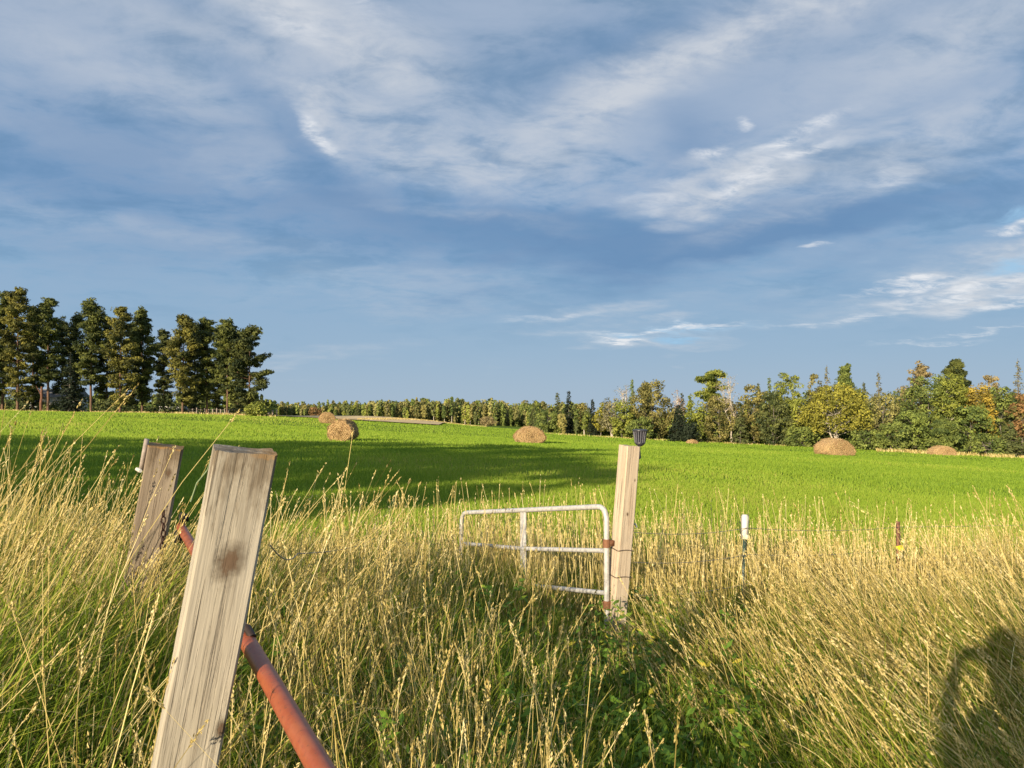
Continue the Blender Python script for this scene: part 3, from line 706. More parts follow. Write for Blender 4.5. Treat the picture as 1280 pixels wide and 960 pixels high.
p = n.new('ShaderNodeBsdfPrincipled', {'Base Color': c, 'Roughness': .95, 'Specular IOR Level': .1})
bp = n.new('ShaderNodeBump', {'Height': n.m('ADD', fib, n.m('MULTIPLY', ring, .2)), 'Strength': .9, 'Distance': .05}); n.l.new(bp.outputs[0], p.inputs['Normal'])
n.l.new(p.outputs[0], out.inputs[0])
def bale(px, Y, dia, length, yaw, label, sag=.12, squash=1.0, shoulder=0., sink=.03, seed=1, wide=1.):
    rg = np.random.default_rng(seed); r = dia/2; mb = MB()
    na, nl = 56, 20
    prof = []          # (offset along axis, radius)
    e = length/2
    for k in range(7): prof.append((-e+.02*math.cos(k), r*k/6*.92))
    prof += [(-e+.02, r*.97), (-e+.08, r)]
    for k in range(1, nl): prof.append((-e+.08+(length-.16)*k/nl, r*(1+.006*math.sin(k*1.3))))
    prof += [(e-.08, r), (e-.02, r*.97)]
    for k in range(7): prof.append((e-.02*math.cos(k), r*(6-k)/6*.92))
    P = np.array([(y, rr) for y, rr in prof]); a = np.linspace(0, 2*math.pi, na, endpoint=False)
    X = P[:, 1][:, None]*np.cos(a); Z = P[:, 1][:, None]*np.sin(a); Yv = np.repeat(P[:, 0][:, None], na, 1)
    nzv = rg.normal(0, .012, X.shape)
    rr = np.hypot(X, Z)+1e-6
    k_ = 1+(nzv+.018*np.sin(a*5+Yv*2+seed)[...]+.012*np.sin(a*11-Yv*3))*(rr/r)/r
    X, Z = X*k_, Z*k_
    low = np.clip(-Z/r, 0, 1); X = X*(1+sag*np.sqrt(np.clip(1-(Z/r+.3), 0, 1.3)*.5)); Z = np.where(Z < 0, Z*(1-.22*low), Z)*squash
    Yv = Yv*(1+.10*low); X = X*wide
    if shoulder: Z = np.where(X > 0, Z-shoulder*np.clip(X/r-.2, 0, 1)*np.clip(Z/r+.6, 0, 1)*r*.9, Z); X = np.where(X > 0, X*(1+.35*shoulder), X)
    V_ = np.stack([X, Yv, Z], -1).reshape(-1, 3); m_ = len(P)
    i = np.arange(m_-1)[:, None]*na; j = np.arange(na)[None]; j2 = (j+1) % na
    mb.add(V_, np.stack([i+j, i+j2, i+na+j2, i+na+j], -1).reshape(-1, 4), .4)
    # loose straw standing off the surface
    N = 5200; idx = rg.integers(0, len(V_), N); C = V_[idx]*rg.uniform(1.0, 1.035, (N, 1)); nr = C*np.array([1, .6, 1])+rg.normal(0, .5, (N, 3))
    mb.quads(C, rg.uniform(.015, .035, N), nr, rg.uniform(.0, 1, N), aspect=7)
    zmin = V_[:, 2].min()
    g = gpt(px, Y); o = mb.build('hay_bale', HAY); o.location = (g.x, g.y, g.z-zmin-sink); o.rotation_euler = (0, 0, yaw)
    return tag(o, label, 'hay bale', 'round hay bales on the field')
bale(429, 43, 1.32, 1.25, R(-6), 'round hay bale nearest on the left, coiled end facing the viewer', seed=2, sag=.1)
bale(409, 86, 1.35, 1.3, R(20), 'small distant hay bale just left of and behind the nearest round one', seed=3, wide=1.15)
bale(662, 56, 1.45, 1.3, R(12), 'shaggy round hay bale alone at the middle of the field', seed=4, squash=.95, sag=.2, wide=1.3, sink=.1)
bale(1042, 64, 1.75, 1.6, R(25), 'wide slumped old hay bale before the yellow birch at right', sag=.25, squash=.95, shoulder=.25, seed=5, wide=1.45, sink=.12)
bale(1176, 83, 1.5, 1.4, R(15), 'low collapsed hay bale in dry grass at the foot of the right trees', sag=.3, squash=.85, sink=.2, seed=6, wide=1.45)
bale(865, 92, 1.0, 1.0, R(10), 'tiny far hay bale before the black evergreen', squash=.7, sink=.2, seed=7, wide=1.05)

# ------------------------------------------------------------------ trees
def limb(mb, a, b, r0, r1, wob=.08, sides=5, n=5, r=None):
    a, b = np.array(a, float), np.array(b, float); t = np.linspace(0, 1, n)[:, None]
    L = np.linalg.norm(b-a); P = a+(b-a)*t+(r.normal(0, wob*L*.25, (n, 3))*np.sin(t*math.pi))
    mb.tube(P, np.linspace(r0, r1, n), sides, cap=False); return P
def clump(mb, C, rad, n, size, r, base_t, aspect=1.5, flat=.7, sun=None):
    d = r.normal(size=(n, 3)); d /= np.linalg.norm(d, axis=1, keepdims=True)
    rr = r.uniform(.35, 1, n)**.5*rad; P = np.array(C)+d*rr[:, None]*np.array([1, 1, flat])
    nr = d+r.normal(0, .45, (n, 3))+np.array([0, 0, .25])
    mb.quads(P, size*r.uniform(.6, 1.3, n), nr, np.clip(base_t+r.normal(0, .10, n), 0, 1), aspect=aspect)
def make_pine(root, H, W, r, leaf, bark, start=.25, top='round', dens=1.0, px=.15, trunk_r=None):
    tr = MB(); cr = MB(); tw = trunk_r or H*.012
    lean = r.normal(0, .01, 2)*H
    trunk = limb(tr, (0, 0, -.3), (lean[0], lean[1], H*.96), tw, tw*.22, .01, 8, 9, r)
    nb = int(84*dens)
    for i in range(nb):
        f = start+(1-start)*((i+r.uniform(0, .8))/nb)**.9
        g = (f-start)/(1-start)
        if top == 'round': prof = (.55+.45*math.sin(min(g*1.9, 1.9)))*(1-max(0, g-.6)/.4*.72)
        elif top == 'flat': prof = .25+.75*math.sin(g*2.6)
        elif top == 'cone': prof = (1-g)**.8+.08
        else: prof = .6
        L = W*prof*r.uniform(.4, 1.15); a = r.uniform(0, 2*math.pi)
        z0 = H*f*.97; up = r.uniform(.02, .35)*L+(g**2)*.35*L*(top != 'flat')
        s = np.array([lean[0]*f, lean[1]*f, z0]); e = s+np.array([math.cos(a)*L, math.sin(a)*L, up])
        P = limb(tr, s, e, tw*.22*(1.1-g*.6), .015, .12, 4, 5, r)
        bt = r.uniform(.1, .85)
        nc = max(3, int(L*2.0)+1)
        for k in range(nc):
            q = .38+.62*(k+.5)/nc+r.uniform(-.06, .06); c0 = s+(e-s)*min(q, 1)+r.normal(0, .12, 3)*L*.35*np.array([1, 1, .35])
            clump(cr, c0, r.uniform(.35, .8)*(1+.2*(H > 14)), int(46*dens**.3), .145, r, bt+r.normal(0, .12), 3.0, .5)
    for k in range(5): clump(cr, np.array([lean[0], lean[1], H*(.93+.015*k)])+r.normal(0, .25, 3), .5, 30, .2, r, .5, 1.9, .8)
    tr.build('trunk', bark, root, smooth=True); cr.build('crown', leaf, root)
def make_spruce(root, H, W, r, leaf, bark, dens=1.0, sparse=0.0):
    tr = MB(); cr = MB()
    limb(tr, (0, 0, -.3), (0, 0, H), H*.014, .02, .004, 6, 5, r)
    nl = int(H*3.2*dens)+6
    for i in range(nl):
        g = i/nl; z = H*(.04+.95*g); Lm = W*(1-g)**.85+.10
        nb = max(4, int(7*(1-g)+4))
        for b in range(nb):
            if r.uniform() < sparse: continue
            a = r.uniform(0, 6.283); L = Lm*r.uniform(.65, 1.12)
            n_ = max(4, int(L*14)); q = r.uniform(.15, 1, n_)**.7
            droop = -.22*L*q**1.6+.1*L
            sp_ = .10+.16*(1-q)*L
            P = np.stack([np.cos(a)*L*q+r.normal(0, 1, n_)*sp_*abs(math.sin(a)), np.sin(a)*L*q+r.normal(0, 1, n_)*sp_*abs(math.cos(a)), z+droop+r.normal(0, .06, n_)], -1)
            nr = np.stack([np.cos(a)*.6+r.normal(0, .5, n_), np.sin(a)*.6+r.normal(0, .5, n_), np.ones(n_)*.7], -1)
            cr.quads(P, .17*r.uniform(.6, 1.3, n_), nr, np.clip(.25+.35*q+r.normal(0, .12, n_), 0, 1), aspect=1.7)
            if L > .8 and b % 2 == 0: tr.tube([(0, 0, z), (math.cos(a)*L*.8, math.sin(a)*L*.8, z-.1*L)], [.025, .012], 4, cap=False)
    tr.build('trunk', bark, root); cr.build('crown', leaf, root)
def make_leafy(root, H, W, r, leaf, bark, start=.22, stems=1, dens=1.0, lsize=.19, airy=0.0, D=None, shape=1.0):
    W = W*1.12
    tr = MB(); cr = MB(); D = D or W
    ends = []
    for s_ in range(stems):
        a = r.uniform(0, 6.28); sp_ = W*.35*(stems > 1)
        top = np.array([math.cos(a)*sp_*r.uniform(.4, 1.3), math.sin(a)*sp_*.5, H*r.uniform(.62, .85)])
        P = limb(tr, (math.cos(a)*.12*(stems > 1), math.sin(a)*.1, -.2), top, H*.013+.03, .03, .09, 6, 7, r)
        nb = int((10+H*1.5)/stems)+4
        for i in range(nb):
            f = r.uniform(start, 1); s = P[min(int(f*6), 6)]
            a2 = r.uniform(0, 6.28); g = (s[2]/H)
            L = math.sqrt(max(.08, 1-((g-.5)/.62)**2))
            e = np.array([math.cos(a2)*W*L*r.uniform(.4, .9), math.sin(a2)*D*L*r.uniform(.4, .9), min(s[2]+r.uniform(.02, .25)*H, H*.97)])
            limb(tr, s, e, .045, .012, .15, 4, 4, r); ends.append(e)
    nc = int((40+W*D*H*1.7)*dens)
    for i in range(nc):
        if i < len(ends): c0 = ends[i]
        else:
            f = r.uniform(start*.6, .995)**.85; a_ = r.uniform(0, 6.283); rr = r.uniform(.4, .98)**.6
            wf = math.sqrt(max(.05, 1-((f-.48)/.55)**2)) * (1+.18*math.sin(a_*3+f*9))
            c0 = np.array([math.cos(a_)*W*wf*rr, math.sin(a_)*D*wf*rr, H*f])
        if c0[2] < H*start*.6: continue
        g = c0[2]/H
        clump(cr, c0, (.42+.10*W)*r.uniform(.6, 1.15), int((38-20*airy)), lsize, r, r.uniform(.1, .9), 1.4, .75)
    tr.build('trunk', bark, root); cr.build('crown', leaf, root)
def make_bare(root, H, W, r, bark, leaf=None):
    tr = MB(); cr = MB()
    for s_ in range(3):
        a = r.uniform(0, 6.28)
        top = np.array([math.cos(a)*W*.6, math.sin(a)*W*.3, H*r.uniform(.85, 1)])
        P = limb(tr, (math.cos(a)*.1, 0, -.2), top, .13, .03, .10, 6, 8, r)
        for i in range(12):
            s = P[r.integers(3, 8)]; d = np.array([r.normal(0, .5), r.normal(0, .4), r.uniform(.4, 1)]); L = H*r.uniform(.1, .22)
            Q = limb(tr, s, s+d*L, .045, .012, .12, 4, 4, r)
            for k in range(4): limb(tr, Q[r.integers(1, 4)], Q[3]+r.normal(0, .3, 3)*L*.6, .016, .006, .1, 3, 3, r)
            if leaf: clump(cr, Q[3], .55, 7, .14, r, .6)
    tr.build('trunk', bark, root)
    if leaf: cr.build('crown', leaf, root)

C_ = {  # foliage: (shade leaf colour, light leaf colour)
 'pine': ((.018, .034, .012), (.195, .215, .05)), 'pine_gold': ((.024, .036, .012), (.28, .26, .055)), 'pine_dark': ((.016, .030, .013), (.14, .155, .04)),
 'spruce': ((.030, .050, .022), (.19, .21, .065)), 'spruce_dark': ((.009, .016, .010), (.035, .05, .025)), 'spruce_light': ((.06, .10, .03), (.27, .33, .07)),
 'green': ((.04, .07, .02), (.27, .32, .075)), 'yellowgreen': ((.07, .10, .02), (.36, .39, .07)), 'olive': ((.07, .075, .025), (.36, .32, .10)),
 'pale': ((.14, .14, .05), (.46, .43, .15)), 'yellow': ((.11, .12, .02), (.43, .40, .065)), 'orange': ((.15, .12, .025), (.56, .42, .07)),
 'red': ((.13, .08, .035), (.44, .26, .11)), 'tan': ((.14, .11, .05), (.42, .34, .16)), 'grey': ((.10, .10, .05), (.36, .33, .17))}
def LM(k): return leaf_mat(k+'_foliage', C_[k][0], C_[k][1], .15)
names = {'pine': 'pine_tree', 'spruce': 'spruce_tree', 'leafy': 'leafy_tree', 'birch': 'birch_tree', 'bush': 'bush', 'bare': 'bare_tree'}
def tree(kind, px, topy, hw, Y, colr, label, seed, cat=None, group=None, **kw):
    if group == GR and kind in ('leafy', 'birch'): topy -= 6; hw *= 1.1
    if kw.get('sparse', 0) > .25: hw *= 1.35
    g = gpt(px, Y); H = -( (topy-505)/F*Y) - g.z; W = hw/F*Y
    r = np.random.default_rng(1000+seed)
    o = empty(names[kind], tuple(g), label, cat or {'bush': 'bush'}.get(kind, 'tree'), group)
    if kind == 'pine': make_pine(o, H, W, r, LM(colr), kw.pop('bark', BARK_PINE), **kw)
    elif kind == 'spruce': make_spruce(o, H, W, r, LM(colr), BARK_GREY, **kw)
    elif kind == 'birch': make_leafy(o, H, W, r, LM(colr), BARK_BIRCH, **kw)
    elif kind == 'bare': make_bare(o, H, W, r, BARK_BIRCH, LM(colr) if colr else None)
    elif kind == 'bush': make_leafy(o, H, W, r, LM(colr), BARK_GREY, start=.03, stems=3, **kw)
    else: make_leafy(o, H, W, r, LM(colr), kw.pop('bark', BARK_GREY), **kw)
    return o
GP = 'pines of the left windbreak'; GR = 'trees of the mixed wood at right'
PINES = [
 (-28, 372, 26, 112, 'pine', .15, 'pine cut by the left edge of the picture, mostly outside it'),
 (3, 364, 17, 114, 'pine', .2, 'leftmost whole pine of the windbreak, dark green with bare lower trunk'),
 (22, 359, 22, 110, 'pine_gold', .15, 'tallest pine at far left with rusty gold clumps in its crown'),
 (60, 371, 18, 112, 'pine', .42, 'slim pine with a long bare black trunk, third from the left edge'),
 (94, 392, 13, 118, 'pine_dark', .2, 'shorter dark pine squeezed between two taller bare-trunked pines'),
 (114, 376, 20, 111, 'pine', .40, 'pine with open feathery top and sky showing round its bare trunk'),
 (150, 384, 20, 109, 'pine_gold', .12, 'yellow-green broad pine feathered nearly to the ground'),
 (178, 387, 17, 113, 'pine', .2, 'narrow pine right of the broad yellow-green one, sky gap on its right'),
 (205, 412, 12, 119, 'pine_dark', .2, 'low thin pine filling the dip in the middle of the windbreak'),
 (228, 393, 20, 109, 'pine_gold', .18, 'pine with golden brown patches just right of the dip'),
 (259, 398, 17, 112, 'pine', .25, 'dark rounded pine between the golden one and the last pair'),
 (284, 399, 19, 109, 'pine', .28, 'second last pine of the windbreak with flat green crown'),
 (312, 409, 27, 108, 'pine_dark', .12, 'last pine at the right end, boughs reaching out over open field'),
]
PINES += [
 (41, 384, 17, 121, 'pine_dark', .1, 'dark pine of the back row seen between the tallest pine and the slim one'),
 (78, 400, 15, 124, 'pine_dark', .1, 'low dark pine of the back row left of the feathery topped pine'),
 (134, 396, 15, 122, 'pine', .1, 'pine of the back row between the feathery topped and the broad yellow-green one'),
 (166, 402, 15, 123, 'pine_dark', .1, 'dark pine of the back row behind the broad yellow-green one'),
 (243, 404, 15, 121, 'pine_dark', .1, 'dark pine of the back row filling in right of the golden patched one'),
 (272, 408, 15, 122, 'pine', .1, 'pine of the back row between the dark rounded one and the second last'),
 (297, 414, 15, 120, 'pine_dark', .1, 'low pine of the back row just left of the last pine'),
]
for i, (px, ty, hw, Y, cl, st, lb) in enumerate(PINES):
    tree('pine', px, ty, hw*1.12, Y, cl, lb, i, start=st*.65, group=GP, dens=1.0 if hw > 15 else .8)
tree('spruce', 87, 440, 16, 106, 'spruce_dark', 'low black spruce standing under the feathery topped pine', 31, group=GP)
tree('bush', 321, 505, 13, 104, 'yellowgreen', 'light green bush at the foot of the last pine', 32, dens=1.5)
o = empty('dead_pine', tuple(gpt(51, 108)), 'broken reddish dead trunk among the leftmost pines', 'dead tree'); g = gpt(51, 108)
mb = MB(); r_ = np.random.default_rng(5); limb(mb, (0, 0, -.2), (.1, 0, 3.6), .22, .14, .03, 8, 6, r_); limb(mb, (.05, 0, 2.4), (-.7, 0, 3.7), .08, .03, .1, 5, 4, r_)
mb.build('trunk', BARK_RED, o)
# dusky undergrowth beneath the windbreak
mb = MB(); r_ = np.random.default_rng(8); um = LM('spruce')
for i in range(190):
    px = r_.uniform(-60, 335); Y = r_.uniform(113, 128); g = gpt(px, Y)
    clump(mb, (g.x, g.y, g.z+r_.uniform(.2, 2.8)*r_.uniform(.3, 1)), r_.uniform(.6, 1.3), 50, .26, r_, r_.uniform(.1, .8))
tag(mb.build('undergrowth', um), 'dark scrub under and behind the windbreak pines', 'undergrowth', kind='stuff')

T = [  # kind, px, top, halfwidth, depth, colour, label, options
 ('spruce', 697, 490, 9, 122, 'spruce', 'left one of two close spruces at the left end of the right wood', {}),
 ('spruce', 711, 488, 10, 119, 'spruce_dark', 'darker right one of two close spruces beyond the middle bale', {}),
 ('bush', 686, 514, 12, 120, 'green', 'green bush at the foot of the two close spruces', {}),
 ('leafy', 727, 512, 10, 121, 'olive', 'short olive tree between the two close spruces and the small black one', {}),
 ('spruce', 741, 498, 8, 115, 'spruce_dark', 'small black spruce with a thin tip, left of the pale post', {}),
 ('leafy', 751, 510, 7, 115, 'yellow', 'small yellow-orange tree right of the small black spruce', {}),
 ('birch', 765, 505, 13, 113, 'grey', 'greyish airy birch left of the pale post', dict(airy=.5, stems=3)),
 ('bare', 779, 489, 7, 118, 'grey', 'bare pinkish-grey twiggy tree left of the bright spruce tip', {}),
 ('spruce', 790, 473, 8, 115, 'spruce_light', 'tall bright green spruce tip right above the pale post', {}),
 ('leafy', 777, 507, 11, 110, 'yellowgreen', 'yellow-green rounded tree just left of the pale post top', dict(start=.08)),
 ('leafy', 815, 484, 21, 110, 'olive', 'broad olive tree behind the dark lantern', dict(start=.06)),
 ('pine', 808, 481, 9, 116, 'spruce', 'green pine tip poking above the broad olive tree', dict(start=.2, top='cone')),
 ('bush', 800, 520, 14, 106, 'green', 'green bush below the bright spruce tip, by the lantern', {}),
 ('spruce', 848, 505, 15, 101, 'spruce_dark', 'nearly black wide evergreen at the edge of the field', dict(dens=1.4)),
 ('bush', 862, 528, 10, 99, 'spruce_dark', 'low black bush at the right foot of the black evergreen', {}),
 ('bare', 845, 492, 4, 112, 'red', 'thin reddish dead spire behind the black evergreen', {}),
 ('spruce', 853, 490, 7, 114, 'spruce', 'thin spruce tip behind the black evergreen', {}),
 ('spruce', 862, 493, 7, 112, 'spruce_light', 'lighter spruce tip right of the thin one behind the black evergreen', {}),
 ('leafy', 875, 496, 13, 106, 'yellowgreen', 'yellow-green tree between the black evergreen and the tall flat topped pine', dict(start=.1)),
 ('pine', 893, 463, 22, 108, 'yellowgreen', 'tall pine with flat golden-green top over the white birch', dict(start=.55, top='flat', dens=.5)),
 ('bare', 916, 478, 24, 103, 'tan', 'nearly bare white birch with forked pale trunks', {}),
 ('leafy', 899, 503, 17, 104, 'olive', 'olive-tan willowy tree left of the white forked trunks', dict(start=.05)),
 ('spruce', 925, 508, 13, 101, 'spruce', 'dull green spruce in front of the white forked trunks', dict(sparse=.2)),
 ('leafy', 942, 489, 17, 104, 'olive', 'tall brownish-olive tree right of the bare birch', dict(start=.05)),
 ('spruce', 948, 478, 9, 110, 'spruce', 'dark spruce tip above the brownish-olive tree', {}),
 ('spruce', 962, 471, 8, 112, 'spruce_light', 'sharp spruce tip between the olive tree and the aspen', {}),
 ('leafy', 967, 497, 17, 100, 'spruce', 'dense dark green leafy tree below the sharp spruce tip', dict(start=.03)),
 ('leafy', 984, 473, 15, 106, 'yellowgreen', 'round-headed aspen turning yellow-green', dict(start=.3)),
 ('bush', 1001, 533, 17, 97, 'green', 'round green bush left of the slumped bale', dict(dens=1.3)),
 ('birch', 994, 505, 15, 101, 'yellowgreen', 'small birch with thin white stems above the round green bush', dict(stems=3, start=.35)),
 ('leafy', 1020, 474, 8, 112, 'olive', 'slim twiggy tree left of the grey spire', {}),
 ('spruce', 1034, 456, 9, 108, 'grey', 'greyish ragged spire of a tall spruce', dict(sparse=.3)),
 ('pine', 1058, 457, 19, 106, 'green', 'tall bright green pine above the yellow birch', dict(start=.25, top='cone')),
 ('birch', 1045, 490, 33, 97, 'yellow', 'large golden birch with many white stems behind the slumped bale', dict(stems=6, start=.42, airy=.3)),
 ('spruce', 1080, 477, 11, 107, 'spruce', 'greyish spruce right of the tall bright green pine', dict(sparse=.2)),
 ('spruce', 1098, 464, 10, 106, 'grey', 'thin ragged spruce standing alone in a dip of the skyline', dict(sparse=.35)),
 ('leafy', 1104, 500, 20, 100, 'pale', 'pale olive rounded tree below the thin ragged spruce', dict(start=.06)),
 ('bush', 1085, 538, 18, 93, 'green', 'green bush at the right shoulder of the slumped bale', dict(dens=1.2)),
 ('bush', 1115, 530, 22, 92, 'green', 'spreading green bush with pale forked stems at its foot', dict(dens=1.1)),
 ('pine', 1150, 455, 14, 106, 'tan', 'thin flat-topped tan pine above the wood', dict(start=.7, top='flat', dens=.22, bark=BARK_GREY)),
 ('leafy', 1139, 488, 16, 102, 'tan', 'brownish thin tree under the flat-topped tan pine', dict(airy=.5)),
 ('leafy', 1161, 478, 26, 98, 'green', 'big mid-green tree left of the white trunk', dict(start=.05)),
 ('pine', 1194, 450, 25, 102, 'pine', 'dark layered pine, highest point of the right wood', dict(start=.5, top='cone', dens=1.2)),
 ('birch', 1187, 474, 17, 96, 'yellowgreen', 'birch with a bright white trunk below the layered pine', dict(stems=2, start=.55)),
 ('leafy', 1222, 490, 17, 96, 'orange', 'orange-yellow autumn tree right of the white trunk', dict(start=.3)),
 ('pine', 1178, 528, 21, 89, 'green', 'low spreading young pine behind the collapsed bale', dict(start=.1, top='round', dens=.6)),
 ('leafy', 1213, 515, 22, 92, 'spruce_light', 'dull green tree below the orange-yellow one', dict(start=.04)),
 ('leafy', 1237, 477, 12, 104, 'tan', 'pinkish-tan tree top right of the layered pine', dict(start=.5)),
 ('leafy', 1251, 492, 22, 96, 'green', 'pale green broad tree right of the orange-yellow one', dict(start=.05)),
 ('leafy', 1276, 500, 10, 93, 'red', 'small orange-red tree at the right edge', dict(start=.4)),
 ('spruce', 1273, 448, 10, 103, 'grey', 'tall ragged brown spruce at the right edge', dict(sparse=.35)),
 ('bush', 1235, 545, 18, 87, 'green', 'low green bush below the pale green broad tree', {}),
 ('spruce', 1262, 525, 23, 88, 'spruce', 'dense low spruce in the lower right of the wood', dict(dens=1.3)),
 ('leafy', 1140, 522, 20, 95, 'spruce_light', 'shaded green tree left of the collapsed bale', dict(start=.04)),
 ('leafy', 1310, 480, 28, 92, 'olive', 'olive tree mostly outside the right edge', dict(start=.05)),
]
for i, (kd, px, ty, hw, Y, cl, lb, kw) in enumerate(T):
    tree(kd, px, ty, hw, Y, cl, lb, 100+i, group=GR, **kw)

# background woodland that reads as one mass
def woodland(name, label, px0, px1, Y0, Y1, hfun, n_, pal, seed, size=.5, wid=(.12, .22), con=.28, tk=.45):
    r = np.random.default_rng(seed); parts = {}
    tr = MB()
    for i in range(n_):
        px = r.uniform(px0, px1); Y = r.uniform(Y0, Y1); g = gpt(px, Y); ty = hfun(px)+r.normal(0, 2.4)
        H = max(3., -((ty-505)/F*Y)-g.z)*(1 if r.uniform() < .45 else r.uniform(.55, .97)); W = H*r.uniform(*wid); k = pal[r.integers(0, len(pal))]
        conic = r.uniform() < con
        cr = parts.setdefault(k, MB()); m_ = 150; f = r.uniform(.02 if r.uniform() < .7 else .3, 1, m_)
        wr = (W*(1-f)**.8+.15) if conic else W*np.sqrt(np.clip(1-((f-.58)/.5)**2, .05, 1))
        a = r.uniform(0, 6.28, m_); q = r.uniform(.2, 1, m_)*(1+.25*np.sin(a*2+f*7+i))
        P = np.stack([g.x+np.cos(a)*wr*q, g.y+np.sin(a)*wr*q, g.z+f*H], -1)
        nr = np.stack([np.cos(a), np.sin(a)-.2, np.ones(m_)*.5], -1)+r.normal(0, .4, (m_, 3))
        cr.quads(P, size*(.8+H*.02)*r.uniform(.6, 1.3, m_), nr, np.clip(r.uniform(.2, .8)+r.normal(0, .15, m_), 0, 1), aspect=1.5)
        if r.uniform() < tk: tr.tube([(g.x, g.y, g.z-.2), (g.x+r.normal(0, .2), g.y, g.z+H*.8)], [.14, .05], 4, .5, cap=False)
    first = None; root = None
    root = bpy.data.objects.new(name, None); COL.objects.link(root); tag(root, label, 'woodland', kind='stuff')
    for k, cr in parts.items(): cr.build('foliage', LM(k), root)['kind'] = 'stuff'
    tr.build('trunks', BARK_BIRCH, root)['kind'] = 'stuff'
far_h = lambda px: 505+2*math.sin(px*.02)+1.2*math.sin(px*.13)
woodland('distant_woodland', 'far band of mixed wood along the horizon beyond the field', 300, 730, 235, 285, far_h, 1300, ['yellowgreen', 'green', 'olive', 'green', 'pale', 'spruce', 'olive'], 3, .50, (.10, .24), .12, .35)
woodland('woodland_behind', 'shaded wood filling in behind the right hand trees', 690, 1400, 116, 135, lambda px: 520-26*min(1, max(0, (px-830)/120))+5*math.sin(px*.11), 560, ['green', 'olive', 'spruce', 'yellowgreen', 'spruce'], 4, .34)
woodland('woodland_left', 'low wood seen far off between the windbreak trunks', -140, 345, 190, 230, lambda px: 493, 160, ['green', 'spruce', 'yellowgreen'], 6, .65)
tree('leafy', 393, 510, 8, 228, 'red', 'small reddish brown tree in front of the far wood above the left bales', 300)
tree('spruce', 668, 500, 9, 220, 'spruce', 'pointed spruce rising a little above the far wood near the middle', 301)
tree('spruce', 447, 504, 6, 230, 'spruce', 'tiny dark spruce tip in the far wood right of the nearest bale', 302)
tree('bush', 610, 521, 9, 215, 'tan', 'small brownish bush at the edge of the far wood', 303)

# dry grass fringes at the wood's edge and the far side of the field
def fringe(name, label, px0, px1, Yf, n_, h0, seed):
    r = np.random.default_rng(seed); mb = MB(); px = r.uniform(px0, px1, n_*2); px = px[np.sin(px*.31+seed)+np.sin(px*.117)+r.normal(0, 1.5, n_*2) > .1] if name == 'edge_grass' else px[:n_]; n_ = len(px); Y = Yf(px)+r.normal(0, 1.0, n_); X = (px-640)/F*Y
    h = h0*r.uniform(.4, 1.4, n_)
    mb.strips(np.stack([X, Y, gz(X, Y)-.02], -1), h, r.normal(0, .2, n_), r.normal(0, .2, n_), r.uniform(.04, .09, n_), r.normal(0, .6, n_), r.uniform(.1, .9, n_), segs=2, prof=[1, .8, .2])
    tag(mb.build(name, bpy.data.materials['straw_blade']), label, 'grass', kind='stuff')
mb = MB(); r_ = np.random.default_rng(18)
for i in range(1000):
    px = r_.uniform(672, 1340); Y = r_.uniform(0, 9)+np.interp(px, [672, 860, 1050, 1340], [121, 104, 98, 91])+1.5; g = gpt(px, Y)
    clump(mb, (g.x, g.y, g.z+r_.uniform(.2, 4.4)*r_.uniform(.2, 1)), r_.uniform(.6, 1.3), 40, .24, r_, r_.uniform(.0, .85))
tag(mb.build('understory', LM('green')), 'leafy green understory between the trunks of the right wood', 'undergrowth', kind='stuff')
fringe('edge_grass', 'pale dry grass at the foot of the right wood', 1095, 1330, lambda p: 89-(p-1060)*.018+1.2*np.sin(p*.13), 2400, .36, 1)
fringe('edge_grass', 'thin dry grass under the edge of the windbreak', -60, 345, lambda p: 108-p*.01, 3000, .3, 2)
fringe('edge_grass', 'sparse pale grass along the middle edge of the wood', 680, 1060, lambda p: 112-(p-680)*.045, 1300, .22, 3)

r_s = np.random.default_rng(4)
fringe('stubble_straw', 'tan cut stubble beyond the green crest, middle left', 447, 608, lambda p: 115+(p-447)*.05+r_s.uniform(0, 1, len(p))*14, 9000, .24, 4)

# ------------------------------------------------------------------ things seen between the pine trunks
WPT = plain('white_paint', (.75, .74, .72), .6, scale=3, var=.05)
g = gpt(74, 124); hs = empty('house', tuple(g), 'low white house half hidden behind the left pine trunks', 'house')
mb = MB(); mb.box((0, 0, 1.2), (7.0, 4, 2.4)); mb.build('wall', WPT, hs)
bm = bmesh.new()
vs = [bm.verts.new(v) for v in ((-3.8, -2.3, 2.4), (3.8, -2.3, 2.4), (3.8, 2.3, 2.4), (-3.8, 2.3, 2.4), (-3.8, 0, 3.7), (3.8, 0, 3.7))]
for f in ((0, 1, 5, 4), (2, 3, 4, 5), (0, 4, 3), (1, 2, 5), (3, 2, 1, 0)): bm.faces.new([vs[i] for i in f])
me = bpy.data.meshes.new('roof'); bm.to_mesh(me); bm.free(); me.materials.append(plain('grey_roof', (.25, .25, .27), .8, scale=4))
ro = bpy.data.objects.new('roof', me); COL.objects.link(ro); ro.parent = hs
for x_ in (-2.2, 2.0):
    mb = MB(); mb.box((x_, -2.02, 1.4), (1.0, .05, .9)); mb.build('window', plain('dark_glass', (.05, .06, .08), .1), hs)
g = gpt(217, 121); trl = empty('flatbed_trailer', tuple(g), 'long low white trailer parked behind the middle of the windbreak', 'trailer')
mb = MB(); mb.box((0, 0, .95), (3.6, 2, .75)); mb.build('body', WPT, trl)
mb = MB(); mb.box((2.6, 0, .55), (1.8, .12, .12)); mb.build('drawbar', GALV, trl)
for x_ in (-.9, .3):
    mb = MB(); mb.tube([(x_, -1.12, .34), (x_, -.9, .34)], .34, 16); mb.build('wheel', BLK, trl)
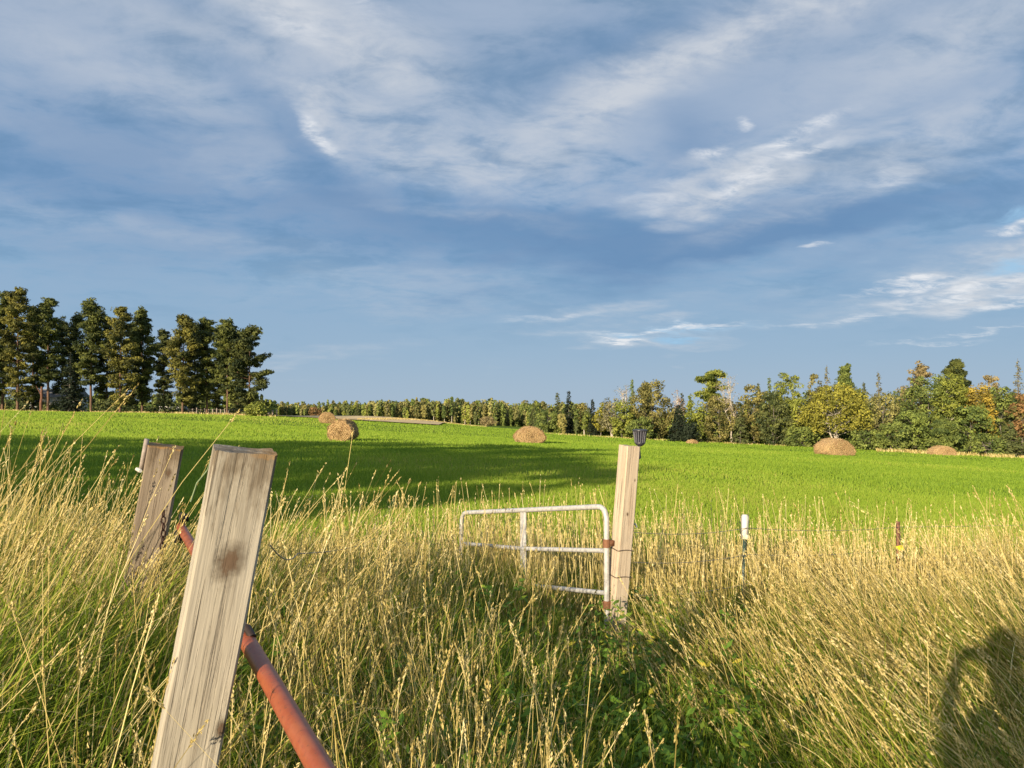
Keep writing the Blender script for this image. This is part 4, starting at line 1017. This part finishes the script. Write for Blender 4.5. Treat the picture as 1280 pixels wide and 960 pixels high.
# pale picket fence right of it
fo = empty('picket_fence', tuple(gpt(290, 117)), 'low pale fence of thin posts under the right end pines', 'fence'); base = gpt(290, 117)
for i, px in enumerate(range(236, 350, 5)):
    g = gpt(px, 117-(i % 3)*.1); mb = MB(); q = Vector(g)-base; hh = .9+.25*((i*7) % 5)/5
    mb.box((q.x, q.y, q.z+hh/2), (.13, .13, hh)); mb.build('post', bpy.data.materials['batten_wood'], fo)
mb = MB()
for dz in (.45, .85): mb.tube([tuple(Vector(gpt(px, 117))-base+Vector((0, -.08, dz))) for px in range(234, 352, 12)], .02, 4)
mb.build('rail', bpy.data.materials['batten_wood'], fo)

# ------------------------------------------------------------------ trees behind the viewer that shade the field
SHADE = [(-11, 27, 'first tree of the row behind the viewer, nearest the viewer'), (-13.5, 30, 'second tree of the row behind the viewer'), (-16.2, 35, 'third tree of the row behind the viewer'),
      (-19, 42, 'tallest tree of the row behind the viewer, its shadow tip reaches farthest'), (-22.3, 39.5, 'fifth tree of the row behind the viewer, next after the tallest'), (-25.8, 35, 'sixth tree of the row behind the viewer'),
      (-29, 24, 'seventh tree of the row behind the viewer, much lower than the sixth'), (-32.6, 18, 'eighth tree of the row behind the viewer'), (-37, 15, 'ninth tree of the row behind the viewer'),
      (-42, 12, 'tenth tree of the row behind the viewer'), (-47, 11, 'eleventh and last tree of the row behind the viewer')]
for i, (s_, tt, lb) in enumerate(SHADE):
    t0 = -20+1.5*math.sin(i*2.1); x_ = s_*.863+t0*.505; y_ = -s_*.505+t0*.863; H = (tt-t0)*.224
    y_ = s_*-.505+t0*.863
    o = empty('leafy_tree', (x_, y_, float(gz(x_, y_))), lb, 'tree', 'row of trees behind the viewer')
    make_leafy(o, H, 2.9, np.random.default_rng(600+i), LM('green'), BARK_GREY, start=.03, dens=.75, lsize=.25)

# ------------------------------------------------------------------ the photographer, seen only by the shadow
def skin_body(name, verts, edges, radii, mat, parent=None, sub=2):
    me = bpy.data.meshes.new(name); me.from_pydata(verts, edges, []); o = bpy.data.objects.new(name, me); COL.objects.link(o)
    o.modifiers.new('Skin', 'SKIN'); 
    if not me.skin_vertices: 
        bpy.context.view_layer.objects.active = o; bpy.ops.mesh.customdata_skin_add()
    for sv, r in zip(me.skin_vertices[0].data, radii): sv.radius = (r, r) if not isinstance(r, tuple) else r
    me.skin_vertices[0].data[0].use_root = True
    s_ = o.modifiers.new('Sub', 'SUBSURF'); s_.levels = sub; s_.render_levels = sub
    dg = bpy.context.evaluated_depsgraph_get(); m2 = bpy.data.meshes.new_from_object(o.evaluated_get(dg))
    o.modifiers.clear(); o.data = m2; m2.materials.clear(); m2.materials.append(mat)
    for p_ in m2.polygons: p_.use_smooth = True
    if parent: o.parent = parent
    return o
py0 = -.46; pz = float(gz(.1, py0)); pxm = -.04
V_ = [(pxm, py0, pz+.95), (pxm, py0, pz+1.12), (pxm, py0, pz+1.34), (pxm, py0+.01, pz+1.47), (pxm, py0+.03, pz+1.56), (pxm, py0+.04, pz+1.66), (pxm, py0+.03, pz+1.75)]
Rd = [(.17, .12), (.15, .11), (.18, .115), .055, (.07, .075), (.085, .10), (.06, .07)]
E_ = [(i, i+1) for i in range(6)]
for s_ in (-1, 1):
    k = len(V_)
    V_ += [(pxm+s_*.19, py0, pz+1.40), (pxm+s_*.21, py0+.12, pz+1.16), (pxm+s_*.13, py0+.33, pz+1.36), (pxm*.3+s_*.075, py0+.40, pz+1.50+.03)]
    Rd += [.07, .052, .04, (.04, .02)]; E_ += [(2, k), (k, k+1), (k+1, k+2), (k+2, k+3)]
    k = len(V_)
    V_ += [(pxm+s_*.10, py0, pz+.86), (pxm+s_*.12, py0+.02, pz+.50), (pxm+s_*.13, py0-.01, pz+.09), (pxm+s_*.14, py0+.15, pz+.045)]
    Rd += [.10, .065, .045, .04]; E_ += [(0, k), (k, k+1), (k+1, k+2), (k+2, k+3)]
JKT = plain('dark_jacket', (.06, .07, .1), .9, scale=30)
per = skin_body('person', V_, E_, Rd, JKT)
tag(per, 'person in dark clothes holding a phone, whose shadow falls on the right grass', 'person')
SKN = plain('skin', (.5, .3, .2), .6, scale=20, var=.05)
for s_ in (-1, 1):       # fingers folded round the phone
    hx, hy, hz = pxm*.3+s_*.075, py0+.41, pz+1.53
    mbn = []
    for k, (dz, ln) in enumerate(((.035, .062), (.012, .068), (-.010, .064), (-.030, .052))):
        skin_body('finger', [(hx, hy, hz+dz*.8), (hx-s_*.01, hy+ln*.6, hz+dz), (hx-s_*.035, hy+ln*.9, hz+dz)], [(0, 1), (1, 2)], [.009, .008, .007], SKN, per, 1)
    skin_body('thumb', [(hx, hy-.01, hz-.01), (hx-s_*.02, hy-.012, hz+.015), (hx-s_*.045, hy+.005, hz+.02)], [(0, 1), (1, 2)], [.011, .010, .008], SKN, per, 1)
mb = MB(); r_ = np.random.default_rng(3)
a = r_.uniform(0, 6.28, 900); ph = r_.uniform(0, 1.5, 900)
C = np.stack([pxm+np.cos(a)*np.cos(ph)*.098, py0+.02+np.sin(a)*np.cos(ph)*.112, pz+1.69+np.sin(ph)*.115], -1); k = ~((C[:, 1] > py0+.06) & (C[:, 2] < pz+1.74)); C = C[k]
mb.quads(C, .05, C-np.array([pxm, py0+.02, pz+1.68]), r_.uniform(.2, .8, len(C))); mb.build('hair', plain('brown_hair', (.05, .03, .02), .7), per)
ph = empty('phone', (0, -.075, -.012), 'dark phone held up in both hands', 'phone')
mb = MB(); mb.box((0, 0, 0), (.158, .009, .076)); mb.build('casing', BLK, ph)
mb = MB(); mb.box((0, -.0052, 0), (.150, .001, .070)); mb.build('screen', plain('phone_glass', (.02, .02, .02), .08), ph)
